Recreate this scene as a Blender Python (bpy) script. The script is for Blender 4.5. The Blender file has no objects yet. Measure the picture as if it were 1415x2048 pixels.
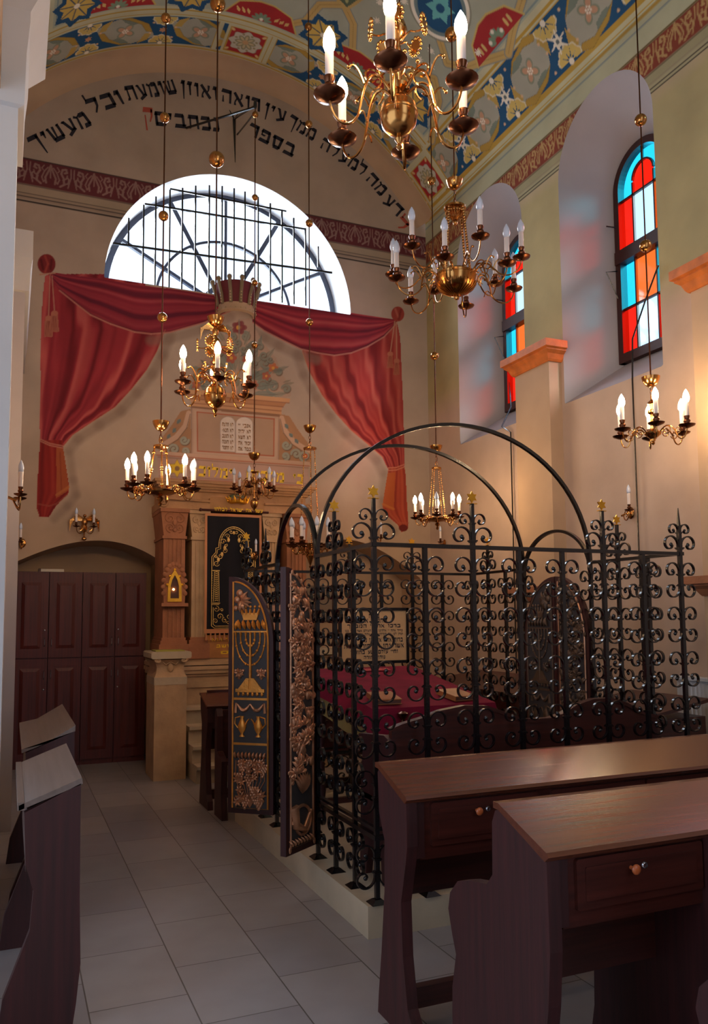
import bpy, math, random
import numpy as np
from mathutils import Matrix, Vector
PI = math.pi
C = bpy.context.scene.collection
random.seed(7)

# ------------------------------------------------------------------ camera
PX, PY, H = 707.5, 1100.0, 1.6            # principal point in the 1415x2048 photograph, eye height
_V1, _V2 = np.array([20., 1240.]), np.array([4500., 1205.])   # vanishing points of depth (+Y) and width (+X)
F = math.sqrt(-((_V1 - [PX, PY]) @ (_V2 - [PX, PY])))
def _ray(x, y): return np.array([(x - PX) / F, -(y - PY) / F, -1.0])
_Yc = _ray(*_V1); _Yc /= np.linalg.norm(_Yc)
_Xc = _ray(*_V2); _Xc -= _Xc @ _Yc * _Yc; _Xc /= np.linalg.norm(_Xc)
_Zc = np.cross(_Xc, _Yc)
MW = np.array([_Xc, _Yc, _Zc])             # world = MW @ camera
def onY(x, y, Y):
    d = MW @ _ray(x, y); t = Y / d[1]; return (d[0] * t, Y, H + d[2] * t)
def onX(x, y, X):
    d = MW @ _ray(x, y); t = X / d[0]; return (X, d[1] * t, H + d[2] * t)
def onZ(x, y, Z):
    d = MW @ _ray(x, y); t = (Z - H) / d[2]; return (d[0] * t, d[1] * t, Z)
cam = bpy.data.objects.new('camera', bpy.data.cameras.new('camera')); C.objects.link(cam)
m4 = Matrix.Identity(4)
for i in range(3):
    for j in range(3): m4[i][j] = MW[i, j]
m4.translation = (0, 0, H)
cam.matrix_world = m4
cam.data.sensor_fit = 'AUTO'; cam.data.sensor_width = 36
cam.data.lens = F / 2048 * 36
cam.data.shift_y = (PY - 1024) / 2048
cam.data.clip_start = 0.05
bpy.context.scene.camera = cam

# ------------------------------------------------------------------ light and exposure
sc = bpy.context.scene
sc.view_settings.view_transform = 'Standard'; sc.view_settings.look = 'None'
sc.view_settings.gamma = 1; sc.view_settings.use_curve_mapping = False
sc.view_settings.exposure = 0.45
world = bpy.data.worlds.new('overcast_sky'); sc.world = world; world.use_nodes = True
bg = world.node_tree.nodes['Background']
bg.inputs[0].default_value = (0.66, 0.79, 1.0, 1); bg.inputs[1].default_value = 1.5
sc.cycles.sample_clamp_indirect = 4.0
sc.cycles.max_bounces = 6; sc.cycles.diffuse_bounces = 3; sc.cycles.glossy_bounces = 3
sc.cycles.transparent_max_bounces = 12; sc.cycles.transmission_bounces = 4
def area(name, loc, rot, sx, sy, power, col):
    l = bpy.data.lights.new(name, 'AREA'); l.shape = 'RECTANGLE'; l.size = sx; l.size_y = sy
    l.energy = power; l.color = col
    o = bpy.data.objects.new(name, l); C.objects.link(o); o.location = loc; o.rotation_euler = rot
    return o
# daylight outside the three windows of the hall
area('daylight_lunette', (2.39, 10.4, 6.6), (math.radians(-62), 0, 0), 3.2, 1.8, 320, (0.85, 0.93, 1))
area('daylight_side', (7.6, 5.0, 6.0), (0, math.radians(78), math.radians(10)), 1.8, 3.0, 200, (0.9, 0.95, 1))
area('daylight_side_far', (7.6, 7.4, 6.0), (0, math.radians(78), math.radians(10)), 1.8, 3.0, 150, (0.9, 0.95, 1))
sun = bpy.data.lights.new('sun', 'SUN'); sun.energy = 3.6; sun.angle = math.radians(17); sun.color = (1, 0.93, 0.84)
so = bpy.data.objects.new('sun', sun); C.objects.link(so)
so.rotation_euler = Vector((-0.60, 0.66, -0.45)).to_track_quat('-Z', 'Y').to_euler()

# ------------------------------------------------------------------ materials
def lin(c):
    c = [x / 255 for x in c]
    return tuple(x / 12.92 if x <= .04045 else ((x + .055) / 1.055) ** 2.4 for x in c)
def mat(name, rgb, rough=.6, metal=0., var=.12, scale=6., bump=.0, spec=.5, sheen=0., bscale=None, stretch=(1, 1, 1), coat=0.):
    m = bpy.data.materials.new(name); m.use_nodes = True
    nt = m.node_tree; n = nt.nodes; b = n['Principled BSDF']
    c = lin(rgb)
    tc = n.new('ShaderNodeTexCoord'); mp = n.new('ShaderNodeMapping'); mp.inputs['Scale'].default_value = stretch
    nz = n.new('ShaderNodeTexNoise'); nz.inputs['Scale'].default_value = scale; nz.inputs['Detail'].default_value = 5
    nt.links.new(tc.outputs['Object'], mp.inputs[0]); nt.links.new(mp.outputs[0], nz.inputs['Vector'])
    cr = n.new('ShaderNodeValToRGB')
    cr.color_ramp.elements[0].position = .3; cr.color_ramp.elements[1].position = .7
    cr.color_ramp.elements[0].color = (*[x * (1 - var) for x in c], 1)
    cr.color_ramp.elements[1].color = (*[min(1, x * (1 + var)) for x in c], 1)
    nt.links.new(nz.outputs[0], cr.inputs[0]); nt.links.new(cr.outputs[0], b.inputs['Base Color'])
    b.inputs['Roughness'].default_value = rough; b.inputs['Metallic'].default_value = metal
    b.inputs['Specular IOR Level'].default_value = spec
    if sheen: b.inputs['Sheen Weight'].default_value = sheen
    if coat: b.inputs['Coat Weight'].default_value = coat; b.inputs['Coat Roughness'].default_value = .2
    if bump:
        n2 = n.new('ShaderNodeTexNoise'); n2.inputs['Scale'].default_value = bscale or scale * 6; n2.inputs['Detail'].default_value = 4
        nt.links.new(mp.outputs[0], n2.inputs['Vector'])
        bp = n.new('ShaderNodeBump'); bp.inputs['Strength'].default_value = bump; bp.inputs['Distance'].default_value = .01
        nt.links.new(n2.outputs[0], bp.inputs['Height']); nt.links.new(bp.outputs[0], b.inputs['Normal'])
    return m
def emit(name, rgb, s):
    m = bpy.data.materials.new(name); m.use_nodes = True; b = m.node_tree.nodes['Principled BSDF']
    b.inputs['Base Color'].default_value = (*lin(rgb), 1)
    b.inputs['Emission Color'].default_value = (*lin(rgb), 1); b.inputs['Emission Strength'].default_value = s
    return m
def glass(name, rgb, gl=.08, rough=.05):
    m = bpy.data.materials.new(name); m.use_nodes = True; nt = m.node_tree; n = nt.nodes
    n.remove(n['Principled BSDF']); out = n['Material Output']
    t = n.new('ShaderNodeBsdfTransparent'); g = n.new('ShaderNodeBsdfGlossy'); mx = n.new('ShaderNodeMixShader')
    nz = n.new('ShaderNodeTexNoise'); nz.inputs['Scale'].default_value = 3
    mc = n.new('ShaderNodeMix'); mc.data_type = 'RGBA'
    c = lin(rgb); mc.inputs['A'].default_value = (*[x * .85 for x in c], 1); mc.inputs['B'].default_value = (*c, 1)
    nt.links.new(nz.outputs[0], mc.inputs['Factor']); nt.links.new(mc.outputs['Result'], t.inputs[0])
    g.inputs['Roughness'].default_value = rough; mx.inputs[0].default_value = gl
    nt.links.new(t.outputs[0], mx.inputs[1]); nt.links.new(g.outputs[0], mx.inputs[2]); nt.links.new(mx.outputs[0], out.inputs[0])
    return m
M = {}
M['plaster'] = mat('plaster_tan', (190, 160, 130), .9, var=.10, scale=1.6, bump=.12)
M['plaster_white'] = mat('plaster_white', (198, 196, 196), .85, var=.06, scale=1.8, bump=.1)
M['plaster_pale'] = mat('plaster_pale', (176, 170, 172), .85, var=.06, scale=1.8, bump=.1)
M['sandstone'] = mat('sandstone', (190, 156, 120), .8, var=.16, scale=5, bump=.35)
M['redstone'] = mat('red_sandstone', (160, 104, 72), .8, var=.18, scale=5, bump=.35)
M['orange'] = mat('orange_marbling', (205, 112, 45), .6, var=.25, scale=9, bump=.15)
M['limestone'] = mat('limestone', (186, 168, 142), .7, var=.12, scale=4, bump=.2)
M['iron'] = mat('black_iron', (11, 10, 14), .22, metal=.0, var=.2, scale=12, bump=.08, spec=.8)
M['giltwood'] = mat('gilded_carving', (226, 152, 66), .36, metal=.6, var=.2, scale=14, bump=.15)
M['dullgold'] = mat('tarnished_carving', (96, 74, 58), .5, metal=.4, var=.2, scale=14, bump=.15)
M['gold'] = mat('gold_leaf', (225, 165, 50), .35, metal=.8, var=.15, scale=14, bump=.1)
M['brass'] = mat('polished_brass', (186, 132, 74), .2, metal=1., var=.18, scale=9)
M['darkbrass'] = mat('aged_shaded_brass', (112, 70, 48), .27, metal=1., var=.2, scale=9)  # rods and stems; on the drip pans it carries the shade of their undersides
M['candle'] = mat('candle_sleeve', (222, 210, 205), .5, var=.04)
M['bulb_on'] = emit('lit_bulb', (255, 214, 164), 105)
M['bulb_off'] = mat('unlit_bulb', (205, 215, 235), .08, var=.03, spec=.9)
M['velvet'] = mat('burgundy_velvet', (118, 20, 44), .85, var=.2, scale=7, spec=.15, bump=.1)
M['lining'] = mat('yellow_fringe_cloth', (128, 108, 60), .9, var=.15, bump=.2)
M['black_velvet'] = mat('midnight_velvet', (13, 11, 20), .95, var=.2)
M['thread'] = mat('gold_thread', (215, 175, 100), .4, metal=.5, var=.15, scale=30, bump=.2)
M['silk'] = mat('apricot_silk', (190, 125, 80), .6, var=.1)
M['carved'] = mat('bronzed_carving', (205, 150, 115), .33, metal=.6, var=.2, scale=12, bump=.15)
M['slate'] = mat('slate_paint', (60, 58, 60), .6, var=.1, scale=20, bump=.1)
M['white'] = mat('white_enamel', (225, 222, 220), .4, var=.03)
M['paper'] = mat('paper', (222, 210, 190), .8, var=.04)
M['leather'] = mat('brown_leather', (150, 92, 50), .35, var=.15, scale=12, bump=.1)
M['leather_edge'] = mat('page_edges', (90, 58, 45), .6, var=.1)
M['sign'] = mat('sign_board', (214, 168, 118), .7, var=.05)
M['ink'] = mat('ink_paint', (34, 33, 44), .8, var=.1)
M['redink'] = mat('red_paint', (178, 80, 62), .8, var=.12)
M['goldink'] = mat('ochre_gold_paint', (250, 205, 40), .5, var=.1)
M['brownink'] = mat('brown_gold_paint', (150, 110, 70), .7, var=.1)
M['marker'] = mat('yellow_green_cloth', (165, 160, 70), .8)
M['steel'] = mat('nickel', (190, 190, 195), .25, metal=1, var=.05)
M['glass_clear'] = glass('clear_glass', (245, 250, 255), .04)
M['glass_red'] = glass('red_glass', (255, 30, 12), .04)
M['glass_amber'] = glass('amber_glass', (255, 105, 36), .04)
M['glass_cyan'] = glass('cyan_glass', (40, 200, 235), .04)
M['glass_pale'] = glass('pale_blue_glass', (205, 240, 255), .04)
def wood(name, rgb, rough, axis=0, coat=.3, var=.34):
    st = [14, 14, 14]; st[axis] = .6
    return mat(name, rgb, rough, var=var, scale=3., bump=.06, stretch=tuple(st), coat=coat)
M['wood_x'] = wood('mahogany_x', (68, 27, 20), .42, 0, .15)
M['wood_z'] = wood('mahogany_z', (56, 18, 18), .55, 2, .0)
M['wood_y'] = wood('mahogany_y', (58, 26, 22), .40, 1)
M['top'] = wood('desk_top', (98, 50, 32), .25, 0, .5, .16)
M['topY'] = wood('desk_top_y', (112, 96, 88), .45, 1, .2, .15)
M['cab'] = wood('cabinet_wood', (84, 26, 20), .5, 2, .0)
M['knob'] = mat('wooden_knob', (185, 95, 50), .3, var=.1)
# floor tiles
def floor_mat():
    m = bpy.data.materials.new('stone_tiles'); m.use_nodes = True; nt = m.node_tree; n = nt.nodes; b = n['Principled BSDF']
    tc = n.new('ShaderNodeTexCoord'); mp = n.new('ShaderNodeMapping')
    mp.inputs['Rotation'].default_value = (0, 0, PI / 2); mp.inputs['Location'].default_value = (-.12, 0.475 + .405 * 4, 0)
    br = n.new('ShaderNodeTexBrick')
    br.inputs['Scale'].default_value = 1; br.inputs['Brick Width'].default_value = .57; br.inputs['Row Height'].default_value = .405
    br.inputs['Mortar Size'].default_value = .0035; br.inputs['Mortar Smooth'].default_value = .3
    br.inputs['Color1'].default_value = (*lin((146, 141, 144)), 1); br.inputs['Color2'].default_value = (*lin((166, 160, 158)), 1)
    br.inputs['Mortar'].default_value = (*lin((92, 84, 78)), 1)
    nz = n.new('ShaderNodeTexNoise'); nz.inputs['Scale'].default_value = 5; nz.inputs['Detail'].default_value = 8
    mx = n.new('ShaderNodeMix'); mx.data_type = 'RGBA'; mx.blend_type = 'MULTIPLY'; mx.inputs['Factor'].default_value = .55
    cr = n.new('ShaderNodeValToRGB'); cr.color_ramp.elements[0].color = (.55, .5, .48, 1); cr.color_ramp.elements[1].color = (1, 1, 1, 1)
    nt.links.new(tc.outputs['Object'], mp.inputs[0]); nt.links.new(mp.outputs[0], br.inputs[0]); nt.links.new(tc.outputs['Object'], nz.inputs['Vector'])
    nt.links.new(nz.outputs[0], cr.inputs[0]); nt.links.new(br.outputs[0], mx.inputs['A']); nt.links.new(cr.outputs[0], mx.inputs['B'])
    nt.links.new(mx.outputs['Result'], b.inputs['Base Color'])
    b.inputs['Roughness'].default_value = .36
    bp = n.new('ShaderNodeBump'); bp.inputs['Strength'].default_value = .2; bp.inputs['Distance'].default_value = .004
    nt.links.new(br.outputs[0], bp.inputs['Height']); nt.links.new(bp.outputs[0], b.inputs['Normal'])
    return m
M['floor'] = floor_mat()
def painted(name, rough=.88):
    """painted plaster: the colours of the wall painting live in a colour attribute of the wall's own mesh"""
    m = bpy.data.materials.new(name); m.use_nodes = True; nt = m.node_tree; n = nt.nodes; b = n['Principled BSDF']
    at = n.new('ShaderNodeAttribute'); at.attribute_name = 'paint'
    tc = n.new('ShaderNodeTexCoord')
    nz = n.new('ShaderNodeTexNoise'); nz.inputs['Scale'].default_value = 2.2; nz.inputs['Detail'].default_value = 8
    cr = n.new('ShaderNodeValToRGB'); cr.color_ramp.elements[0].position = .25; cr.color_ramp.elements[1].position = .75
    cr.color_ramp.elements[0].color = (.84, .82, .80, 1); cr.color_ramp.elements[1].color = (1.08, 1.06, 1.04, 1)
    mx = n.new('ShaderNodeMix'); mx.data_type = 'RGBA'; mx.blend_type = 'MULTIPLY'; mx.inputs['Factor'].default_value = 1
    nt.links.new(tc.outputs['Object'], nz.inputs['Vector']); nt.links.new(nz.outputs[0], cr.inputs[0])
    nt.links.new(at.outputs['Color'], mx.inputs['A']); nt.links.new(cr.outputs[0], mx.inputs['B'])
    nt.links.new(mx.outputs['Result'], b.inputs['Base Color']); b.inputs['Roughness'].default_value = rough
    n2 = n.new('ShaderNodeTexNoise'); n2.inputs['Scale'].default_value = 14; n2.inputs['Detail'].default_value = 5
    bp = n.new('ShaderNodeBump'); bp.inputs['Strength'].default_value = .15; bp.inputs['Distance'].default_value = .01
    nt.links.new(tc.outputs['Object'], n2.inputs['Vector']); nt.links.new(n2.outputs[0], bp.inputs['Height']); nt.links.new(bp.outputs[0], b.inputs['Normal'])
    return m
M['mural'] = painted('painted_plaster')

# ------------------------------------------------------------------ mesh helpers
class MB:
    def __init__(s): s.v = []; s.f = []; s.mi = []; s.cur = 0; s.mats = []
    def mat(s, m):
        if m not in s.mats: s.mats.append(m)
        s.cur = s.mats.index(m); return s
    def add(s, vs, fs):
        k = len(s.v); s.v += [tuple(p) for p in vs]; s.f += [tuple(i + k for i in f) for f in fs]; s.mi += [s.cur] * len(fs); return s
    def box(s, x0, x1, y0, y1, z0, z1, b=0):
        if b:
            return s.prism([(x0 + b, z0), (x1 - b, z0), (x1, z0 + b), (x1, z1 - b), (x1 - b, z1), (x0 + b, z1), (x0, z1 - b), (x0, z0 + b)], 1, y0, y1)
        return s.add([(x0, y0, z0), (x1, y0, z0), (x1, y1, z0), (x0, y1, z0), (x0, y0, z1), (x1, y0, z1), (x1, y1, z1), (x0, y1, z1)],
                     [(0, 3, 2, 1), (4, 5, 6, 7), (0, 1, 5, 4), (1, 2, 6, 5), (2, 3, 7, 6), (3, 0, 4, 7)])
    def prism(s, poly, axis, a, b):
        """poly in the plane of the two other axes, extruded along axis from a to b"""
        n = len(poly)
        ar = sum(poly[i][0] * poly[(i + 1) % n][1] - poly[(i + 1) % n][0] * poly[i][1] for i in range(n))
        if ar < 0: poly = poly[::-1]
        def P(p, t): return (t, p[0], p[1]) if axis == 0 else ((p[0], t, p[1]) if axis == 1 else (p[0], p[1], t))
        if axis == 1: a, b = b, a
        if a > b and axis != 1: a, b = b, a
        if axis == 1 and b > a: a, b = b, a
        vs = [P(p, a) for p in poly] + [P(p, b) for p in poly]
        fs = [tuple(range(n))[::-1], tuple(range(n, 2 * n))] + [(i, (i + 1) % n, n + (i + 1) % n, n + i) for i in range(n)]
        return s.add(vs, fs)
    def lathe(s, prof, n=16, o=(0, 0, 0), a0=0, a1=2 * PI):
        full = abs(a1 - a0 - 2 * PI) < 1e-6
        m = n if full else n + 1
        vs = []
        for r, z in prof:
            for k in range(m):
                a = a0 + (a1 - a0) * k / n; vs.append((o[0] + r * math.cos(a), o[1] + r * math.sin(a), o[2] + z))
        fs = []
        for i in range(len(prof) - 1):
            for k in range(n):
                k2 = (k + 1) % m
                fs.append((i * m + k, i * m + k2, (i + 1) * m + k2, (i + 1) * m + k))
        return s.add(vs, fs)
    def ball(s, c, r, n=10, sq=(1, 1, 1)):
        k = len(s.v)
        prof = [(math.sin(PI * i / n) * r, -math.cos(PI * i / n) * r) for i in range(n + 1)]
        s.lathe(prof, n + 2)
        for i in range(k, len(s.v)):
            p = s.v[i]; s.v[i] = (c[0] + p[0] * sq[0], c[1] + p[1] * sq[1], c[2] + p[2] * sq[2])
        return s
    def tube(s, pts, r, n=6, flat=None, closed=False, up=None, caps=True):
        """sweep; r number or list; flat=(a,b,axis): rectangular bar with half sizes a in-plane, b along axis"""
        P = [Vector(p) for p in pts]; N = len(P)
        rings = []
        prev = None
        for i in range(N):
            if closed: t = P[(i + 1) % N] - P[i - 1]
            else: t = P[min(i + 1, N - 1)] - P[max(i - 1, 0)]
            if t.length < 1e-9: t = Vector((0, 0, 1))
            t.normalize()
            rr = r[i] if isinstance(r, (list, tuple)) else r
            if flat:
                a, b, ax = flat; ax = Vector(ax); u = t.cross(ax).normalized()
                ring = [P[i] + u * a + ax * b, P[i] + u * a - ax * b, P[i] - u * a - ax * b, P[i] - u * a + ax * b]
            else:
                if prev is None:
                    u = t.orthogonal().normalized() if up is None else (Vector(up) - t * t.dot(Vector(up))).normalized()
                else:
                    u = prev - t * t.dot(prev)
                    u = u.normalized() if u.length > 1e-6 else t.orthogonal().normalized()
                prev = u; w = t.cross(u)
                ring = [P[i] + (u * math.cos(2 * PI * k / n) + w * math.sin(2 * PI * k / n)) * rr for k in range(n)]
            rings.append(ring)
        m = len(rings[0]); vs = [tuple(p) for rg in rings for p in rg]; fs = []
        L = N if closed else N - 1
        for i in range(L):
            j = (i + 1) % N
            for k in range(m):
                k2 = (k + 1) % m; fs.append((i * m + k, i * m + k2, j * m + k2, j * m + k))
        if not closed and caps:
            fs.append(tuple(range(m))[::-1]); fs.append(tuple(range((N - 1) * m, N * m)))
        return s.add(vs, fs)
    def xf(s, M4, start=0):
        for i in range(start, len(s.v)): s.v[i] = tuple(M4 @ Vector(s.v[i]))
        return s
    def mesh(s, name, m, smooth=False, ang=40):
        me = bpy.data.meshes.new(name); me.from_pydata(s.v, [], s.f); me.update()
        if s.mats:
            for q in s.mats: me.materials.append(q)
            me.polygons.foreach_set('material_index', s.mi)
        else: me.materials.append(m)
        if smooth:
            me.polygons.foreach_set('use_smooth', [True] * len(me.polygons))
            if ang: me.set_sharp_from_angle(angle=math.radians(ang))
        return me
    def build(s, name, m=None, parent=None, smooth=False, ang=40):
        return place(name, s.mesh(name, m, smooth, ang), parent)
def place(name, me, parent=None, loc=(0, 0, 0), rz=0, rot=None, sc_=None):
    o = bpy.data.objects.new(name, me); C.objects.link(o)
    if parent: o.parent = parent
    o.location = loc; o.rotation_euler = rot or (0, 0, rz)
    if sc_: o.scale = sc_
    return o
def thing(name, label, cat, loc=(0, 0, 0), rz=0, group=None, rot=None):
    o = bpy.data.objects.new(name, None); C.objects.link(o); o.location = loc; o.rotation_euler = rot or (0, 0, rz)
    o.empty_display_size = .1
    return tag(o, label, cat, group)
def tag(o, label, cat, group=None):
    o['label'] = label; o['category'] = cat
    if group: o['group'] = group
    return o
def struct(o): o['kind'] = 'structure'; return o
def part(name, me, parent, **k): return place(name, me, parent, **k)
def bez(p0, p1, p2, p3, n=10):
    out = []
    for i in range(n + 1):
        t = i / n; u = 1 - t
        out.append(tuple(u ** 3 * a + 3 * u * u * t * b + 3 * u * t * t * c + t ** 3 * d for a, b, c, d in zip(p0, p1, p2, p3)))
    return out
def spiral(cx, cz, r0, r1, a0, a1, n=18):
    return [(cx + (r0 + (r1 - r0) * i / n) * math.cos(math.radians(a0 + (a1 - a0) * i / n)),
             cz + (r0 + (r1 - r0) * i / n) * math.sin(math.radians(a0 + (a1 - a0) * i / n))) for i in range(n + 1)]

# square Hebrew letters drawn with a broad nib: bars (x0, y0, x1, y1, width at start, width at end)
T_, t_ = .30, .20
_HB = {
 'א': [(.06, .98, .78, .02, .24, .24), (.70, 1, .66, .62, .20, .12), (.66, .64, .52, .45, .12, .10), (.14, .0, .12, .25, .20, .12), (.12, .25, .32, .6, .12, .12)],
 'ב': [(.06, .89, .70, .89, T_, T_), (.68, .95, .68, .1, t_, t_), (0, .11, .84, .11, T_, T_)],
 'ג': [(.16, .89, .50, .89, T_, T_), (.46, .95, .52, 0, t_, .2), (.5, .36, .1, .04, .1, .2)],
 'ד': [(0, .89, .82, .89, T_, T_), (.66, .95, .66, 0, t_, t_)],
 'ה': [(0, .89, .80, .89, T_, T_), (.73, .95, .73, 0, t_, .17), (.13, .52, .13, 0, .08, .18)],
 'ו': [(.0, .89, .30, .89, T_, T_), (.24, .95, .24, 0, t_, .12)],
 'ז': [(0, .89, .38, .89, T_, T_), (.2, .9, .22, 0, t_, .12)],
 'ח': [(0, .89, .80, .89, T_, T_), (.1, .95, .1, 0, t_, t_), (.72, .95, .72, 0, t_, t_)],
 'ט': [(.1, .95, .1, .1, t_, t_), (.06, .11, .8, .11, T_, T_), (.74, .95, .74, .1, t_, t_), (.45, .89, .78, .89, T_, T_), (.0, .93, .2, .89, .14, T_)],
 'י': [(.0, .87, .28, .87, .26, .26), (.22, .95, .16, .5, t_, .08)],
 'כ': [(.04, .89, .70, .89, T_, T_), (.66, .95, .66, .1, t_, t_), (.04, .11, .70, .11, T_, T_)],
 'ך': [(0, .89, .74, .89, T_, T_), (.64, .95, .62, -.38, t_, .08)],
 'ל': [(.06, .9, .04, 1.38, .09, .12), (.0, .89, .66, .89, T_, T_), (.60, .95, .54, .4, t_, .13), (.54, .42, .30, .0, .13, .10)],
 'מ': [(.0, .95, .22, .8, .18, .14), (.22, .85, .08, 0, .12, .18), (.2, .82, .42, .95, .1, .1), (.36, .89, .76, .89, T_, T_), (.74, .95, .76, .1, t_, t_), (.38, .11, .82, .11, T_, T_)],
 'ם': [(.0, .89, .80, .89, T_, T_), (.1, .95, .1, .05, t_, t_), (.72, .95, .72, .05, t_, t_), (.04, .11, .78, .11, T_, T_)],
 'נ': [(.12, .89, .46, .89, T_, T_), (.42, .95, .42, .1, t_, t_), (.0, .11, .50, .11, T_, T_)],
 'ן': [(.0, .89, .30, .89, T_, T_), (.20, .95, .18, -.38, t_, .08)],
 'ס': [(.0, .89, .82, .89, T_, T_), (.12, .95, .22, .08, t_, t_), (.74, .95, .62, .08, t_, t_), (.2, .11, .66, .11, T_, T_)],
 'ע': [(.04, .97, .2, .9, .1, .16), (.16, .95, .44, .2, t_, t_), (.70, 1, .66, .6, .2, .15), (.66, .62, .60, .2, .15, .18), (.68, .28, .06, -.04, .22, .2)],
 'פ': [(.06, .89, .72, .89, T_, T_), (.70, .95, .70, .1, t_, t_), (.0, .11, .80, .11, T_, T_), (.13, .92, .13, .52, .13, .10), (.1, .55, .40, .53, .12, .16)],
 'צ': [(.08, .97, .62, .22, .18, .18), (.70, 1, .68, .68, .2, .13), (.68, .70, .46, .42, .12, .1), (.0, .11, .74, .11, T_, T_)],
 'ק': [(.0, .89, .80, .89, T_, T_), (.72, .95, .68, .5, t_, .14), (.68, .52, .50, .18, .14, .10), (.14, .56, .14, -.36, .10, .14)],
 'ר': [(.0, .89, .70, .89, T_, T_), (.64, .95, .64, .0, t_, t_)],
 'ש': [(.10, .98, .17, .1, .17, t_), (.46, .98, .36, .2, .17, .11), (.84, .98, .80, .1, .17, t_), (.12, .11, .84, .11, T_, T_), (.0, .96, .16, .92, .12, .14), (.74, .96, .92, .96, .12, .12)],
 'ת': [(.04, .89, .82, .89, T_, T_), (.76, .95, .76, .0, t_, .17), (.20, .92, .17, .12, .13, .13), (.0, .09, .22, .09, .18, .18)],
}
def glyph(ch, off=0):
    vs, fs = [], []
    for x0, y0, x1, y1, a, c in _HB.get(ch, [(0, .5, .4, .5, .2, .2)]):
        dx, dy = x1 - x0, y1 - y0; L = math.hypot(dx, dy); nx, ny = -dy / L, dx / L; k = len(vs)
        sl = .05 if abs(dy) < .1 else 0       # slanted ends of the horizontal strokes
        vs += [(x0 + nx * a / 2 + sl, y0 + ny * a / 2), (x0 - nx * a / 2 - sl, y0 - ny * a / 2), (x1 - nx * c / 2 - sl, y1 - ny * c / 2), (x1 + nx * c / 2 + sl, y1 + ny * c / 2)]
        fs.append((k, k + 1, k + 2, k + 3))
    w = max(v[0] for v in vs)
    return ([(x * .62, y * .6) for x, y in vs], fs, w * .62)
def write(mb, text, p0, p1, height, normal_y, off=.02, plane='XZ', gap=.10, thick=None):
    """text (already in left-to-right glyph order) along the chord p0-p1 (points u,v); height of an average letter"""
    gs = [glyph(c, 0) if c != ' ' else ([], [], .35) for c in text]
    tot = sum(g[2] for g in gs) + gap * (len(gs) - 1)
    L = math.hypot(p1[0] - p0[0], p1[1] - p0[1]); sx = L / tot; ux = (p1[0] - p0[0]) / L, (p1[1] - p0[1]) / L
    sy = height / .60; x = 0
    for g in gs:
        vs = []
        for q, (ox, oy) in enumerate(((0, 0),)):
            vs = []
            for a, b in g[0]:
                px_ = (x + a + ox) * sx; py_ = (b - .3 + oy) * sy
                u = p0[0] + ux[0] * px_ - ux[1] * py_; v = p0[1] + ux[1] * px_ + ux[0] * py_
                vs.append((u, normal_y - q * 1e-5, v) if plane == 'XZ' else (normal_y, u, v))
            if vs: mb.add(vs, g[1])
        x += g[2] + gap
HB = lambda s: s[::-1]      # Hebrew is written right to left
# ------------------------------------------------------------------ wall painting tools
class Canvas:
    """colours of a dense wall mesh, painted in the wall's own plane coordinates"""
    def __init__(s, U, V, base):
        s.U = U.ravel().astype(float); s.V = V.ravel().astype(float)
        s.col = np.tile(np.array(lin(base)), (s.U.size, 1))
        s.order = np.argsort(s.U); s.Us = s.U[s.order]
    def _box(s, x0, x1, y0, y1):
        a, b = np.searchsorted(s.Us, [x0, x1]); idx = s.order[a:b]
        v = s.V[idx]; return idx[(v >= y0) & (v <= y1)]
    def _mix(s, idx, a, rgb):
        c = np.array(lin(rgb)); a = np.asarray(a)
        if a.ndim == 0: a = np.full(len(idx), float(a))
        s.col[idx] = s.col[idx] * (1 - a[:, None]) + c * a[:, None]
    def inside(s, idx, P):
        x, y = s.U[idx], s.V[idx]; c = np.zeros(len(idx), bool); n = len(P)
        for i in range(n):
            x1, y1 = P[i]; x2, y2 = P[(i + 1) % n]
            if y1 == y2: continue
            t = ((y1 > y) != (y2 > y)) & (x < (x2 - x1) * (y - y1) / (y2 - y1) + x1); c ^= t
        return c
    def poly(s, P, rgb, a=1.):
        xs = [p[0] for p in P]; ys = [p[1] for p in P]
        idx = s._box(min(xs), max(xs), min(ys), max(ys)); s._mix(idx[s.inside(idx, P)], a, rgb)
    def stroke(s, P, w, rgb, a=1., closed=False, soft=None):
        soft = soft or s.px
        if closed: P = list(P) + [P[0]]
        for i in range(len(P) - 1):
            (x1, y1), (x2, y2) = P[i], P[i + 1]; r = w / 2 + soft
            idx = s._box(min(x1, x2) - r, max(x1, x2) + r, min(y1, y2) - r, max(y1, y2) + r)
            if not len(idx): continue
            dx, dy = x2 - x1, y2 - y1; L = dx * dx + dy * dy + 1e-12
            t = np.clip(((s.U[idx] - x1) * dx + (s.V[idx] - y1) * dy) / L, 0, 1)
            d = np.hypot(s.U[idx] - x1 - t * dx, s.V[idx] - y1 - t * dy)
            al = np.clip((w / 2 - d) / soft + .5, 0, 1) * a; k = al > .01; s._mix(idx[k], al[k], rgb)
    def ell(s, cx, cy, rx, ry, rgb, ang=0, a=1.):
        r = max(rx, ry); idx = s._box(cx - r, cx + r, cy - r, cy + r)
        if not len(idx): return
        ca, sa = math.cos(ang), math.sin(ang); x = s.U[idx] - cx; y = s.V[idx] - cy
        q = np.hypot((x * ca + y * sa) / rx, (-x * sa + y * ca) / ry)
        al = np.clip((1 - q) * min(rx, ry) / s.px + .5, 0, 1) * a; k = al > .01; s._mix(idx[k], al[k], rgb)
def tf(P, cx, cy, ang=0, sx=1, sy=None):
    sy = sx if sy is None else sy; ca, sa = math.cos(ang), math.sin(ang)
    return [(cx + x * sx * ca - y * sy * sa, cy + x * sx * sa + y * sy * ca) for x, y in P]
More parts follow.
